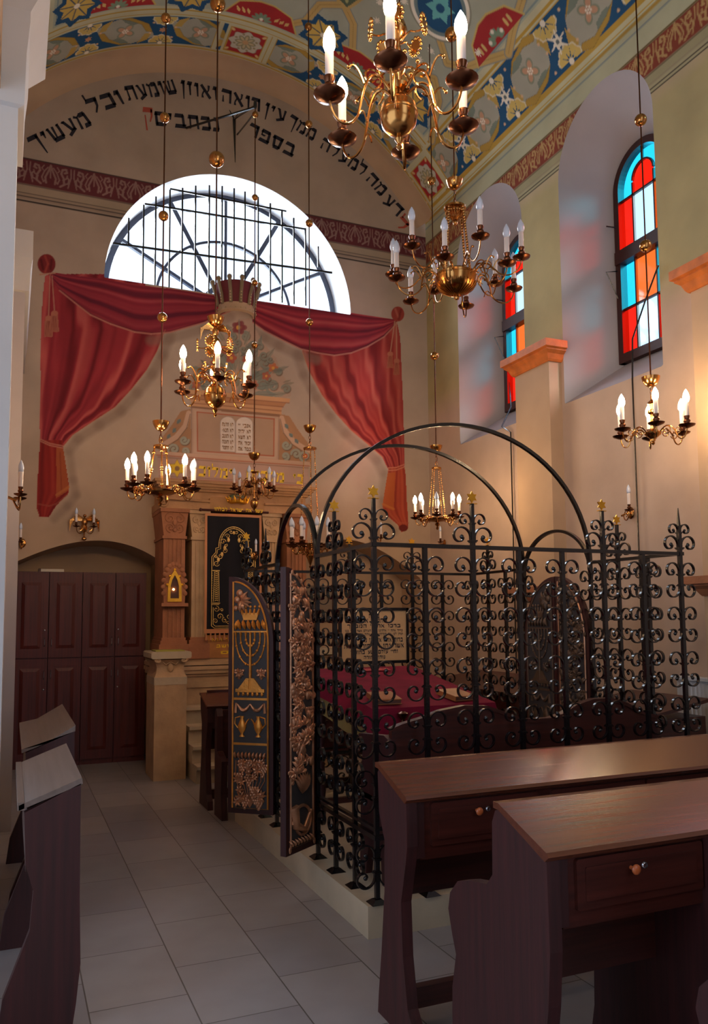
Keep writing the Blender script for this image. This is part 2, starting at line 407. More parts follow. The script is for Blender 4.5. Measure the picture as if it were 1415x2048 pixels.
def star(n, r, r2, cx=0, cy=0, a0=PI / 2):
    return [(cx + (r if i % 2 == 0 else r2) * math.cos(a0 + PI * i / n), cy + (r if i % 2 == 0 else r2) * math.sin(a0 + PI * i / n)) for i in range(2 * n)]
def grid_mesh(name, us, vs, fmap, holes=(), paint=None, m=None, smooth=False):
    """quad grid over us x vs with holes (closed outlines) whose edges are snapped to the outline"""
    U, V = np.meshgrid(us, vs, indexing='ij'); nu, nv = len(us), len(vs)
    ins = np.zeros(U.size, bool)
    if holes:
        cv = Canvas(U, V, (0, 0, 0)); allx = np.arange(U.size)
        Uf, Vf = U.ravel().copy(), V.ravel().copy()
        for hp in holes:
            xs = [p[0] for p in hp]; ys = [p[1] for p in hp]
            idx = cv._box(min(xs), max(xs), min(ys), max(ys)); k = idx[cv.inside(idx, hp)]; ins[k] = True
            # snap the inner rim
            I = ins.reshape(nu, nv); nb = np.zeros_like(I)
            for du in (-1, 0, 1):
                for dv in (-1, 0, 1):
                    nb |= ~np.roll(np.roll(I, du, 0), dv, 1)
            rim = np.array([q for q in k if nb.ravel()[q]])
            if not len(rim): continue
            best = np.full(len(rim), 1e9); bx = np.zeros(len(rim)); by = np.zeros(len(rim)); n = len(hp)
            for i in range(n):
                (x1, y1), (x2, y2) = hp[i], hp[(i + 1) % n]; dx, dy = x2 - x1, y2 - y1; L = dx * dx + dy * dy + 1e-12
                t = np.clip(((Uf[rim] - x1) * dx + (Vf[rim] - y1) * dy) / L, 0, 1); qx = x1 + t * dx; qy = y1 + t * dy
                d = np.hypot(Uf[rim] - qx, Vf[rim] - qy); w = d < best; best[w] = d[w]; bx[w] = qx[w]; by[w] = qy[w]
            Uf[rim] = bx; Vf[rim] = by
        U, V = Uf.reshape(nu, nv), Vf.reshape(nu, nv)
    XYZ = np.stack(fmap(U.ravel(), V.ravel()), 1)
    i = np.arange(nu - 1)[:, None]; j = np.arange(nv - 1)[None, :]; a = i * nv + j
    Q = np.stack([a, a + nv, a + nv + 1, a + 1], -1).reshape(-1, 4)
    if holes: Q = Q[~ins[Q].all(1)]
    used = np.unique(Q); remap = np.full(U.size, -1); remap[used] = np.arange(len(used)); Q = remap[Q]; XYZ = XYZ[used]
    me = bpy.data.meshes.new(name); me.vertices.add(len(XYZ)); me.vertices.foreach_set('co', XYZ.astype(np.float32).ravel())
    me.loops.add(Q.size); me.loops.foreach_set('vertex_index', Q.astype(np.int32).ravel())
    me.polygons.add(len(Q)); me.polygons.foreach_set('loop_start', np.arange(0, Q.size, 4, dtype=np.int32))
    me.update(calc_edges=True)
    if smooth: me.polygons.foreach_set('use_smooth', [True] * len(Q))
    if paint is not None:
        at = me.color_attributes.new('paint', 'FLOAT_COLOR', 'POINT')
        c = np.ones((len(used), 4), np.float32); c[:, :3] = np.clip(paint[used], 0, 1); at.data.foreach_set('color', c.ravel())
    me.materials.append(m or M['mural']); me.validate()
    return place(name, me)

# ------------------------------------------------------------------ the hall: floor, end wall
YE, XR = 9.2, 5.0                          # end wall and right wall planes
b = MB(); b.box(-3.5, 6.5, -1.5, 10.2, -.1, 0); fl = struct(b.build('floor', M['floor']))

FC = (2.3, 5.11, 3.24)                      # vault: centre x, centre z, radius
LC = (2.39, 5.45, 1.51)                     # lunette: centre x, sill z, radius
lun = [(LC[0] - LC[2], LC[1] + .0)] + [(LC[0] - LC[2] * math.cos(PI * k / 60), LC[1] + LC[2] * math.sin(PI * k / 60)) for k in range(1, 60)] + [(LC[0] + LC[2], LC[1])]
nicheL_top = [(-.35, 2.0), (-.08, 2.13), (.2, 2.28), (.5, 2.42), (.78, 2.47), (1.06, 2.44), (1.32, 2.36), (1.56, 2.25)]
def smooth_top(pts, n=40):
    xs = np.linspace(pts[0][0], pts[-1][0], n); c = np.polyfit([p[0] for p in pts], [p[1] for p in pts], 3)
    return [(float(x), float(np.polyval(c, x))) for x in xs]
nL = smooth_top(nicheL_top); nicheL = [(-.35, -.01)] + nL + [(1.56, -.01)]
nR = [(4.85 - (x + .35) * (1.6 / 1.91), z + .1) for x, z in nL][::-1]; nicheR = [(nR[0][0], -.01)] + nR + [(nR[-1][0], -.01)]
us = np.linspace(-.5, 5.004, 689)
vs = np.concatenate([np.arange(0, 2.6, .04), np.arange(2.6, 8.45, .008)])
U, V = np.meshgrid(us, vs, indexing='ij')
# photograph coordinates of every point of the wall, to trace the mural where it stands
d = np.stack([U.ravel(), np.full(U.size, YE), V.ravel() - H], 0); cc = MW.T @ d
wpx = PX + F * cc[0] / -cc[2]; wpy = PY - F * cc[1] / -cc[2]
cv = Canvas(wpx, wpy, (186, 168, 152)); cv.px = 1.2
# large soft areas of the old plaster
Z = V.ravel()
def band(z0, z1, rgb, a=1., soft=.01):
    al = np.clip((Z - z0) / soft + .5, 0, 1) * np.clip((z1 - Z) / soft + .5, 0, 1) * a; k = al > .01; cv._mix(np.nonzero(k)[0], al[k], rgb)
band(0, 3.3, (186, 152, 116), .5, 1.6)
band(6.80, 9, (182, 164, 146), .6, .3)
# cornice lines and burgundy frieze
def cornice_paint(cvz, mix, right=False):
    pass
for z0, z1, rgb in [(6.17, 6.19, (60, 52, 48)), (6.20, 6.225, (168, 148, 130)), (6.225, 6.24, (70, 60, 56)), (6.24, 6.265, (172, 152, 132)), (6.265, 6.275, (84, 72, 66)),
                    (6.275, 6.36, (176, 158, 136)), (6.36, 6.375, (110, 95, 84)), (6.375, 6.66, (104, 44, 50)), (6.66, 6.675, (70, 52, 48))]:
    band(z0, z1, rgb, 1, .008)
def frieze(stroke, x0, x1, zc, h, rgb, dark):
    """scrolling acanthus: palmette tent, then S leaves, repeated"""
    L = .46; x = x0
    while x < x1:
        for sgn in (-1, 1):
            q = lambda P: [(x + L / 2 + sgn * px * L, zc + pz * h) for px, pz in P]
            stroke(q([(0, .48), (.05, .2), (.12, -.1), (.10, -.35)]), .020, rgb)
            stroke(q([(.0, .30), (-.0, -.1)]), .012, rgb)
            stroke(q([(.06, .38), (.14, .18), (.2, -.12), (.16, -.32), (.11, -.2)]), .014, rgb)
            stroke(q([(.22, -.42), (.31, -.3), (.30, -.02), (.24, .18), (.27, .38), (.35, .42), (.37, .28), (.32, .24)]), .022, rgb)
            stroke(q([(.28, -.1), (.36, .0), (.38, .14)]), .014, rgb)
            stroke(q([(.31, -.28), (.40, -.22), (.42, -.02), (.38, .06)]), .016, rgb)
            stroke(q([(.46, .46), (.47, .1), (.44, -.1), (.40, -.42)]), .014, rgb)
            stroke(q([(.15, .44), (.2, .3), (.17, .22)]), .012, rgb)
        x += L
cz = Canvas(U, V, (0, 0, 0)); cz.col = cv.col; cz.px = .006
frieze(lambda P, w, c: cz.stroke(P, w, c), -.4, 5.0, 6.52, .25, (150, 118, 112), None)

# ---- the painted curtains
def curtain_fill(idx, t, fold, base=(158, 44, 56), dark=(112, 16, 30), light=(196, 92, 88)):
    s = fold; w = np.clip(s, -1, 1); c0, c1, c2 = (np.array(lin(c)) for c in (dark, base, light))
    cc_ = np.where(w[:, None] < 0, c1 + (c0 - c1) * -w[:, None], c1 + (c2 - c1) * w[:, None]); cv.col[idx] = cc_
def folds(t, ks, sharp=1.0):
    s = sum(a * np.sin(2 * PI * (k * t + p)) for k, p, a in ks); return np.clip(s, -1, 1)
def drape(left, right, y0, y1, ks, **kw):
    ly = [p[1] for p in left]; lx = [p[0] for p in left]; ry = [p[1] for p in right]; rx = [p[0] for p in right]
    idx = cv._box(min(lx), max(rx), y0, y1); y = cv.V[idx]; x = cv.U[idx]
    L = np.interp(y, ly, lx); R = np.interp(y, ry, rx); t = (x - L) / np.maximum(R - L, 1); k = (t >= 0) & (t <= 1)
    n = np.sin(x * .21 + y * .05) * .03
    curtain_fill(idx[k], t[k], folds(t[k] + n[k] * .5, ks) - .12, **kw)
def swag(top, bot, x0, x1, ks, **kw):
    idx = cv._box(x0, x1, 500, 720); x = cv.U[idx]; y = cv.V[idx]
    T = np.interp(x, [p[0] for p in top], [p[1] for p in top]); B = np.interp(x, [p[0] for p in bot], [p[1] for p in bot])
    t = (y - T) / np.maximum(B - T, 1); k = (t >= 0) & (t <= 1)
    curtain_fill(idx[k], t[k], folds(t[k] ** .8 + .03 * np.sin(x[k] * .04), ks) - .15, **kw)
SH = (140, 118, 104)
Ld_l = [(98, 548), (90, 552), (85, 597), (81, 678), (81, 753), (79, 827), (80, 878)]
Ld_r = [(290, 600), (330, 660), (314, 702), (293, 740), (263, 778), (230, 814), (187, 842), (145, 870), (126, 893)]
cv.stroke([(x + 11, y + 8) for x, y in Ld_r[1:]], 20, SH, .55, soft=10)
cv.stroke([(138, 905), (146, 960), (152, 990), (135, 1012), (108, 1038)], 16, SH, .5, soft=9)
drape(Ld_l, Ld_r, 548, 893, [(3.1, .1, .55), (5.3, .3, .5), (9.7, .0, .25)])
Ls_top = [(98, 545), (108, 545), (167, 553), (206, 558), (430, 591), (460, 598)]
Ls_bot = [(98, 552), (119, 581), (149, 605), (181, 630), (221, 648), (269, 664), (302, 668), (339, 665), (409, 645), (460, 622)]
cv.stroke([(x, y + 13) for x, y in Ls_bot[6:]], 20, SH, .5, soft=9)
swag(Ls_top, Ls_bot, 98, 450, [(2.2, .2, .5), (4.6, .5, .5), (8.1, .1, .2)], base=(146, 38, 58), dark=(100, 20, 46), light=(178, 74, 82))
cv.stroke(Ls_bot[1:], 3, (190, 130, 115), .8); cv.stroke([(x, y - 3) for x, y in Ls_bot[1:]], 2, (90, 20, 30), .6)
cv.stroke(Ld_r[1:], 1.6, (190, 120, 90), .7)
drape([(80, 880), (75, 960), (74, 1018), (78, 1030)], [(126, 893), (137, 965), (138, 985), (112, 1012), (98, 1034)], 880, 1034, [(1.3, .6, .35), (4., .2, .3)], base=(150, 34, 28), dark=(112, 16, 18), light=(174, 62, 46))
cv.poly([(113, 895), (126, 895), (131, 925), (138, 980), (112, 997)], (168, 84, 46)); cv.stroke([(120, 905), (123, 985)], 3, (140, 56, 34), .7); cv.stroke([(113, 990), (137, 974)], 5, (190, 112, 60), .7)
for dy in (0, 4): cv.stroke([(80, 878 + dy), (100, 887 + dy), (126, 892 + dy)], 2.2, (196, 130, 110), .9)
cv.stroke([(76, 1008), (98, 1012), (112, 1008), (134, 990)], 3, (160, 80, 60), .6)
cv.ell(93, 528, 18, 20, (128, 36, 40)); cv.stroke([(90, 512), (96, 528), (90, 545)], 4, (170, 70, 60), .8, soft=3); cv.stroke([(82, 520), (86, 538)], 5, (86, 16, 22), .8, soft=3); cv.stroke([(103, 520), (101, 538)], 5, (92, 20, 26), .8, soft=3)
cv.stroke([(80, 549), (110, 546)], 3, (190, 140, 120), .9)
for (xa, ya), (xb, yb) in [((100, 550), (97, 634)), ((104, 552), (109, 624))]:
    cv.stroke([(xa, ya), (xb, yb)], 2, (190, 140, 120), .9)
    cv.poly([(xb - 6, yb), (xb + 5, yb), (xb + 8, yb + 20), (xb + 9, yb + 40), (xb - 9, yb + 40), (xb - 9, yb + 20)], (172, 104, 86)); cv.ell(xb, yb + 3, 7, 6, (180, 112, 92))
    for q in range(-7, 9, 4): cv.stroke([(xb + q * .4, yb + 8), (xb + q, yb + 38)], 1.2, (120, 50, 44), .6)
# right hand curtain
Rd_l = [(604, 690), (604, 702), (618, 743), (634, 772), (643, 789), (671, 827), (702, 861), (739, 892), (764, 914), (776, 940)]
Rd_r = [(792, 640), (797, 660), (800, 676), (803, 748), (806, 820), (808, 889), (808, 928)]
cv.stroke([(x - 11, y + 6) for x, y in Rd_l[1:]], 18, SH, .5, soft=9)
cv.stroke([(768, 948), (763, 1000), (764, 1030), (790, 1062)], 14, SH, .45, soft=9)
drape(Rd_l, Rd_r, 645, 938, [(3.2, .35, .5), (6.3, .1, .5), (11., .0, .25)], base=(166, 58, 54), dark=(122, 26, 30), light=(196, 100, 86))
Rs_top = [(505, 600), (514, 602), (620, 615), (701, 626), (786, 638), (795, 640)]
Rs_bot = [(505, 645), (529, 662), (560, 678), (601, 698), (635, 706), (668, 711), (702, 706), (735, 693), (767, 674), (786, 654), (793, 645)]
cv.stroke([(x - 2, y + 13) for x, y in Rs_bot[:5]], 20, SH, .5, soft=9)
swag(Rs_top, Rs_bot, 505, 793, [(2.3, .4, .5), (4.9, .2, .5), (8.3, .1, .2)], base=(158, 42, 58), dark=(112, 22, 42), light=(186, 80, 82))
cv.stroke(Rs_bot, 3, (190, 130, 115), .8); cv.stroke([(x, y - 3) for x, y in Rs_bot], 2, (90, 20, 30), .6); cv.stroke(Rd_l[1:-1], 1.6, (196, 130, 90), .7)
drape([(776, 940), (772, 967), (764, 1013), (771, 1029), (795, 1050), (802, 1064)], [(808, 930), (811, 951), (813, 998), (816, 1040), (816, 1057), (804, 1064)], 934, 1064, [(2.2, .6, .3), (5., .2, .3)], base=(178, 72, 48), dark=(138, 42, 30), light=(200, 100, 68))
cv.poly([(775, 945), (790, 945), (787, 1022), (764, 1013), (770, 975)], (186, 92, 44)); cv.stroke([(765, 1008), (787, 1018)], 4, (206, 120, 60), .7)
for dy in (0, 5): cv.stroke([(776, 936 + dy), (792, 935 + dy), (808, 929 + dy)], 2.2, (206, 130, 105), .9)
cv.stroke([(772, 1020), (796, 1046), (816, 1046)], 3, (180, 90, 60), .6); cv.ell(806, 1056, 9, 7, (110, 30, 22))
cv.ell(795, 628, 13, 15, (160, 62, 52)); cv.stroke([(790, 618), (796, 634)], 4, (196, 110, 92), .8, soft=3); cv.stroke([(801, 620), (797, 638)], 4, (120, 34, 30), .8, soft=3)
for (xa, ya), (xb, yb) in [((789, 643), (780, 706)), ((792, 645), (793, 720))]:
    cv.stroke([(xa, ya), (xb, yb)], 2, (200, 150, 125), .9)
    cv.poly([(xb - 4, yb), (xb + 4, yb), (xb + 6, yb + 30), (xb - 7, yb + 30)], (184, 108, 84)); cv.ell(xb, yb + 2, 6, 5, (190, 116, 92))
    for q in range(-5, 7, 3): cv.stroke([(xb + q * .4, yb + 6), (xb + q, yb + 29)], 1., (130, 50, 44), .6)

# ---- painted top of the altar
TAN, GRN, DK = (206, 160, 122), (142, 146, 134), (110, 92, 78)
cv.poly([(474, 640), (452, 668), (420, 706), (386, 738), (372, 780), (378, 802), (560, 800), (582, 792), (578, 770), (562, 745), (552, 716), (530, 690), (508, 655), (498, 636)], (186, 158, 138), .8)
def leaf(x, y, L, ang, w=.35, rgb=GRN, a=.8):
    P = [(0, 0), (.3, w / 2), (.65, w * .45), (1, 0), (.65, -w * .45), (.3, -w / 2)]
    cv.poly(tf(P, x, y, ang, L), rgb, a); cv.stroke(tf([(0, 0), (1, 0)], x, y, ang, L), 1.3, DK, .5)
def curl(x, y, r, a0, turn, w=4, rgb=GRN, a=.8):
    P = spiral(x, y, r, r * .15, a0, a0 + turn, 22); cv.stroke([(p[0] + 1, p[1] + 1.5) for p in P], w + 2, DK, a * .45); cv.stroke(P, w, rgb, a)
rs = random.Random(3)
def mir(x): return 478 - (x - 478) * .98     # mirror axis of the painting
for sg in (1, -1):
    X = (lambda x: x) if sg == 1 else mir
    A = (lambda a: a) if sg == 1 else (lambda a: PI - a)
    dg = 1 if sg == 1 else -1
    for x, y, r, a0, t in [(545, 772, 15, 90, 500), (572, 778, 9, 200, 420), (524, 770, 12, -20, -420), (490, 672, 9, 250, 480), (504, 700, 11, 120, 400), (530, 726, 10, 60, 420), (556, 744, 8, 200, 420), (512, 748, 10, 0, 420)]:
        curl(X(x), y, r, a0 if sg == 1 else 180 - a0, t * dg, 4.5)
    for x, y, L, a in [(486, 742, 55, -1.45), (490, 745, 60, -1.1), (494, 748, 62, -.8), (500, 760, 60, -.45), (505, 775, 52, -.15), (540, 790, 34, -.1), (530, 720, 30, -.9), (515, 700, 30, -1.3), (488, 690, 30, -1.2), (548, 742, 30, -.3), (500, 790, 55, -.02)]:
        leaf(X(x), y, L, A(a), .3, (150, 150, 136) if rs.random() < .5 else (128, 138, 130))
    for x, y, r, c in [(494, 716, 10, (188, 92, 70)), (546, 736, 9, (200, 112, 66)), (480, 655, 12, (140, 66, 70))]:
        for k in range(5): cv.ell(X(x) + r * .6 * math.cos(k * 1.257), y + r * .6 * math.sin(k * 1.257), r * .55, r * .45, c, k * 1.257, .85)
        cv.ell(X(x), y, r * .35, r * .35, (224, 170, 80))
for k in range(46):
    t = rs.random(); y = 652 + 132 * t; hw = 14 + 88 * t ** .9; x = 478 + (rs.random() * 2 - 1) * hw
    sd = 1 if x > 478 else -1
    if k % 3: leaf(x, y, 14 + 12 * rs.random(), -PI / 2 + sd * (.3 + 1.2 * rs.random()), .4, [(136, 142, 130), (116, 128, 122), (158, 150, 132)][k % 3], .75)
    else: curl(x, y, 5 + 5 * rs.random(), rs.random() * 360, sd * 420, 3, (140, 144, 132), .8)
for x, y in ((428, 728), (410, 752), (532, 752), (448, 700), (508, 770), (392, 770)):
    for k in range(5): cv.ell(x + 5 * math.cos(k * 1.257), y + 5 * math.sin(k * 1.257), 4.5, 3.5, (184, 96, 70), k * 1.257, .8)
    cv.ell(x, y, 2.5, 2.5, (222, 168, 84))
cv.stroke([(478, 640), (478, 790)], 3, GRN, .7)
# painted entablature and tablet panel
def quad(P, c, a=1.): cv.poly(P, c, a)
quad([(372, 778), (580, 797), (578, 806), (370, 788)], (214, 166, 124)); quad([(374, 788), (572, 806), (566, 814), (378, 797)], (190, 138, 100)); quad([(380, 797), (564, 813), (562, 830), (384, 812)], (208, 160, 120)); quad([(380, 812), (562, 829), (560, 834), (382, 817)], (150, 112, 88))
for P in ([(372, 788), (578, 806)], [(378, 797), (566, 814)], [(384, 806), (562, 822)]): cv.stroke(P, 2, (150, 96, 70), .8)
quad([(382, 816), (560, 834), (558, 924), (383, 912)], (194, 164, 142)); quad([(388, 820), (555, 837), (553, 918), (388, 906)], (200, 172, 150)); quad([(394, 824), (548, 838), (547, 912), (395, 902)], (184, 154, 130))
cv.stroke([(394, 824), (548, 838), (547, 912), (395, 902)], 2.2, (178, 84, 50), .9, closed=True); cv.stroke([(383, 816), (383, 912)], 2, (150, 120, 104), .8); cv.stroke([(558, 834), (557, 924)], 2, (150, 120, 104), .8)
for (x0, x1, yt, yb) in ((440, 470, 833, 902), (471, 505, 834, 906)):
    w = (x1 - x0) / 2; P = [(x0, yb)] + [((x0 + x1) / 2 - w * math.cos(PI * k / 12), yt + 14 - 14 * math.sin(PI * k / 12)) for k in range(13)] + [(x1, yb + 2)]
    cv.poly(P, (226, 212, 200)); cv.stroke(P, 1.2, (170, 150, 138), .8, closed=True)
# scrolled volutes on both sides of the panel
for sg in (1, -1):
    X = (lambda x: x) if sg == 1 else (lambda x: 471 - (x - 471) * 1.02)
    o = 0 if sg == 1 else -10
    quad([(X(559), 828 + o), (X(578), 832 + o), (X(596), 860 + o), (X(620), 892 + o), (X(622), 924 + o), (X(558), 922 + o)], (176, 134, 100))
    cv.stroke([(X(563), 836 + o), (X(570), 862 + o), (X(588), 884 + o), (X(616), 902 + o)], 10, (206, 172, 148)); cv.stroke([(X(560), 838 + o), (X(567), 866 + o), (X(584), 889 + o), (X(612), 908 + o)], 1.5, DK, .8)
    for x, y in ((574, 848), (583, 866), (594, 878)): leaf(X(x) - 5, y + o, 12, .9 if sg == 1 else 2.2, .6, (112, 134, 136), .95)
    for x, y, r, a0, t in [(572, 890, 9, 0, 460), (592, 908, 10, 180, 460), (570, 912, 8, 90, -420), (609, 912, 11, 90, 500)]: curl(X(x), y + o, r, a0, t, 4.5, (166, 168, 152), .95)
    cv.ell(X(610), 912 + o, 5, 5, (196, 90, 50)); cv.ell(X(610), 912 + o, 2.2, 2.2, (236, 190, 130))
# band with the gilded line of text
quad([(312, 902), (618, 924), (620, 932), (312, 910)], (204, 170, 146)); quad([(314, 910), (616, 932), (618, 978), (318, 962)], (190, 158, 142)); quad([(318, 958), (618, 974), (618, 984), (318, 968)], (206, 178, 158))
for P, c in [([(313, 910), (618, 932)], (176, 96, 58)), ([(316, 914), (616, 936)], (150, 118, 98)), ([(318, 956), (618, 972)], (176, 96, 70)), ([(318, 952), (618, 968)], (160, 130, 116))]: cv.stroke(P, 1.8, c, .9)
cv.poly(star(6, 18, 10.2, 354, 937), (236, 200, 60)); cv.ell(354, 937, 5, 5, (150, 116, 80)); cv.stroke(star(6, 18, 10.2, 354, 937), 1., (150, 110, 50), .6, closed=True)
wallend = struct(grid_mesh('wall_end', us, vs, lambda a, b_: (a, np.full(a.size, YE), b_), holes=[lun, nicheL, nicheR], paint=cv.col))
# flip so the painted face looks into the hall is not needed: plaster is two-sided

# ---- Hebrew inscriptions painted on the end wall
def wp(x, y): p = onY(x, y, YE); return (p[0], p[2])
b = MB(); yt = YE - .004
for txt, a, c in [('מעשיך', (62, 291), (176, 236)), ('וכל', (176, 215), (243, 194)), ('שומעת', (252, 188), (351, 173)), ('ואוזן', (362, 174), (434, 188)), ('רואה', (443, 190), (520, 212)),
                  ('עין', (530, 217), (571, 235)), ('ממך', (578, 239), (630, 272)), ('למעלה', (643, 285), (731, 344)), ('מה', (737, 352), (768, 386)), ('דע', (771, 396), (802, 428)),
                  ('נכתבים', (310, 237), (438, 250)), ('בספר', (498, 257), (589, 304))]:
    write(b, HB(txt), wp(*a), wp(*c), .165, yt, off=.045)
ins = b.build('painted_verse', M['ink']); ins.parent = wallend
b = MB()
write(b, 'ק', wp(287, 232), wp(307, 234), .20, yt, off=.03); write(b, 'ל', wp(796, 440), wp(812, 458), .17, yt, off=.03)
b.build('painted_red_letters', M['redink']).parent = wallend
b = MB()
write(b, HB('ימלוכו'), wp(387, 941), wp(464, 948), .115, yt, off=.03); write(b, HB('מלכים'), wp(493, 949), wp(568, 956), .115, yt, off=.03); write(b, HB('בי'), wp(586, 957), wp(606, 959), .115, yt, off=.03)
b.build('gilded_band_text', M['goldink']).parent = wallend
b = MB()
for k, (l, r) in enumerate([('לא תרצח', 'אנכי יי'), ('לא תנאף', 'לא יהיה'), ('לא תגנב', 'לא תשא'), ('לא תענה', 'זכור את'), ('לא תחמד', 'כבד את')]):
    write(b, HB(l), wp(444, 848.5 + 11.6 * k), wp(466, 850 + 11.6 * k), .042, yt, off=.02); write(b, HB(r), wp(476, 851 + 11.6 * k), wp(501, 852.5 + 11.6 * k), .042, yt, off=.02)
b.build('tablet_lettering', M['brownink']).parent = wallend

# reveals and back walls of the niches
def reveal(name, outline, y0, y1, m, parent=None, close=False):
    b = MB(); n = len(outline); vs_ = [(x, y0, z) for x, z in outline] + [(x, y1, z) for x, z in outline]
    b.add(vs_, [(i, i + 1, n + i + 1, n + i) for i in range(n - 1)] + ([(n - 1, 0, n, 2 * n - 1)] if close else []))
    return b.build(name, m, parent)
o = reveal('niche_reveal', nicheL, YE, 9.95, M['plaster'], wallend); o = reveal('niche_reveal', nicheR, YE, 9.75, M['plaster'], wallend)
b = MB().box(-.6, 1.8, 9.95, 10.0, 0, 2.7); b.build('niche_back', M['plaster'], wallend)
b = MB().box(3.1, 5.0, 9.75, 9.8, 0, 2.8); b.build('niche_back', M['plaster'], wallend)
reveal('lunette_reveal', lun, YE, 9.78, M['plaster_white'], wallend, close=True)

# ---- lunette window: frame, panes and the iron grille before it
w1 = struct(place('window_1', None)) if False else None
win = bpy.data.objects.new('window_1', None); C.objects.link(win); win['kind'] = 'structure'
b = MB(); yw = 9.70; cx, cz0 = LC[0], LC[1]
def arcp(r, a0=0, a1=180, n=40, y=yw): return [(cx + r * math.cos(math.radians(a0 + (a1 - a0) * k / n)), y, cz0 + .03 + r * math.sin(math.radians(a0 + (a1 - a0) * k / n))) for k in range(n + 1)]
b.tube(arcp(1.46), .035, flat=(.035, .03, (0, 1, 0))); b.tube(arcp(.86), .02, flat=(.016, .02, (0, 1, 0))); b.tube(arcp(.27), .03, flat=(.03, .025, (0, 1, 0)))
b.box(cx - 1.5, cx + 1.5, yw - .03, yw + .03, cz0, cz0 + .05)
for a in (28, 61, 90, 119, 152):
    c, s_ = math.cos(math.radians(a)), math.sin(math.radians(a))
    b.tube([(cx + .27 * c, yw, cz0 + .03 + .27 * s_), (cx + 1.46 * c, yw, cz0 + .03 + 1.46 * s_)], .02, flat=(.018 if a in (90, 28, 152) else .026, .025, (0, 1, 0)))
b.build('window_frame', mat('window_iron_paint', (64, 70, 88), .5), win)
b = MB(); P = arcp(1.46, n=30, y=yw + .01); b.add(P, [tuple(range(len(P)))]); b.build('window_pane', M['glass_clear'], win)
b = MB(); yg = 9.32
def g(x, y): return onY(190 + x / 2.67, 320 + y / 2.67, yg)
for P in ([(400, 155), (1020, 275)], [(265, 235), (1120, 370)], [(95, 445), (1265, 602)]):
    b.tube([g(*P[0]), g(*P[1])], .012, flat=(.011, .008, (0, 1, 0)))
sill = lambda x: 640 + (x - 45) * .128
for x, yt_, yb_ in [(180, 310, 460), (260, 240, None), (325, 196, None), (400, 160, None), (467, 150, None), (537, 138, None), (610, 136, None), (678, 140, None), (742, 152, None), (800, 170, None), (870, 198, None), (935, 232, None), (997, 270, None), (1060, 310, None), (1122, 365, None), (1190, 462, 572)]:
    p0 = g(x, yt_); xb = x - (4 if x < 600 else -12); p1 = g(x, yb_ or sill(x)); p1 = (p0[0], yg, max(p1[2], cz0 + .01)); b.tube([p0, p1], .010, flat=(.009, .009, (0, 1, 0)))
b.build('window_grille', M['iron'], win)

# ------------------------------------------------------------------ vault with its painted coffers
DEG = PI / 180 * FC[2]
th = np.concatenate([np.arange(-49, -43, .18), np.arange(-43, 56.45, .18)]); yy = np.concatenate([np.arange(-.6, 4.4, .1), np.arange(4.4, 9.0001, .01)])
T_, Y_ = np.meshgrid(th * DEG, yy, indexing='ij')
vc = Canvas(T_, Y_, (186, 190, 162)); vc.px = .008
GO, BL, RD, CR, GY, TN, WH = (196, 160, 66), (28, 84, 126), (176, 42, 44), (206, 204, 168), (176, 176, 160), (206, 176, 108), (250, 244, 226)
def R_(t0, t1, y0, y1, c, a=1.): vc.poly([(t0 * DEG, y0), (t1 * DEG, y0), (t1 * DEG, y1), (t0 * DEG, y1)], c, a)
def fan(x, y, r, ang):
    for k in range(5):
        a = ang + (k - 2) * .62; vc.poly(tf([(.18, 0), (.8, .26), (1, .2), (1.04, 0), (1, -.2), (.8, -.26)], x, y, a, r), (222, 196, 112)); vc.stroke(tf([(.9, .24), (1.03, 0), (.9, -.24)], x, y, a, r), .012, (232, 226, 200))
    vc.ell(x, y, r * .2, r * .2, WH)
def rose(x, y, r, pink=(206, 160, 128), grn=(138, 150, 128), n=4, a0=.6):
    for k in range(n):
        a = a0 + 2 * PI * k / n; vc.ell(x + r * .62 * math.cos(a), y + r * .62 * math.sin(a), r * .52, r * .4, grn, a); vc.ell(x + r * .52 * math.cos(a), y + r * .52 * math.sin(a), r * .42, r * .28, pink, a)
    for k in range(7): vc.ell(x + .028 * math.cos(k * 1.05) * (k > 0), y + .028 * math.sin(k * 1.05) * (k > 0), .011, .011, WH)
def medal(x, y, ang, L=.31, W=.22):
    """pale cartouche with gold acanthus edges"""
    ca, sa = math.cos(ang), math.sin(ang)
    vc.poly(tf([(-1.25, .05), (-.8, .75), (-.2, 1), (.5, .9), (.95, .35), (1.25, -.05), (.8, -.75), (.2, -1), (-.5, -.9), (-.95, -.35)], x, y, ang, L, W), GY)
    for s in (1, -1):
        P = tf([(s * -1.05, s * .35), (s * -.7, s * .88), (s * .1, s * 1.06), (s * .55, s * .85), (s * .15, s * .86), (s * -.45, s * .72), (s * -.8, s * .3)], x, y, ang, L, W); vc.poly(P, (186, 152, 66)); vc.stroke(P, .006, (120, 96, 48), .6, closed=True)
        P = tf([(s * .75, s * .75), (s * 1.05, s * .3), (s * 1.05, s * -.3), (s * .8, s * -.1), (s * .8, s * .3)], x, y, ang, L, W); vc.poly(P, (196, 164, 84))
        vc.poly(tf([(s * -.1, s * -.95), (s * .3, s * -.78), (s * .15, s * -.55), (s * -.2, s * -.62), (s * -.45, s * -.85)], x, y, ang, L, W), (128, 142, 128))
    rose(x, y, .11)
def heart(x, y): vc.ell(x, y, .016, .016, (226, 190, 150))
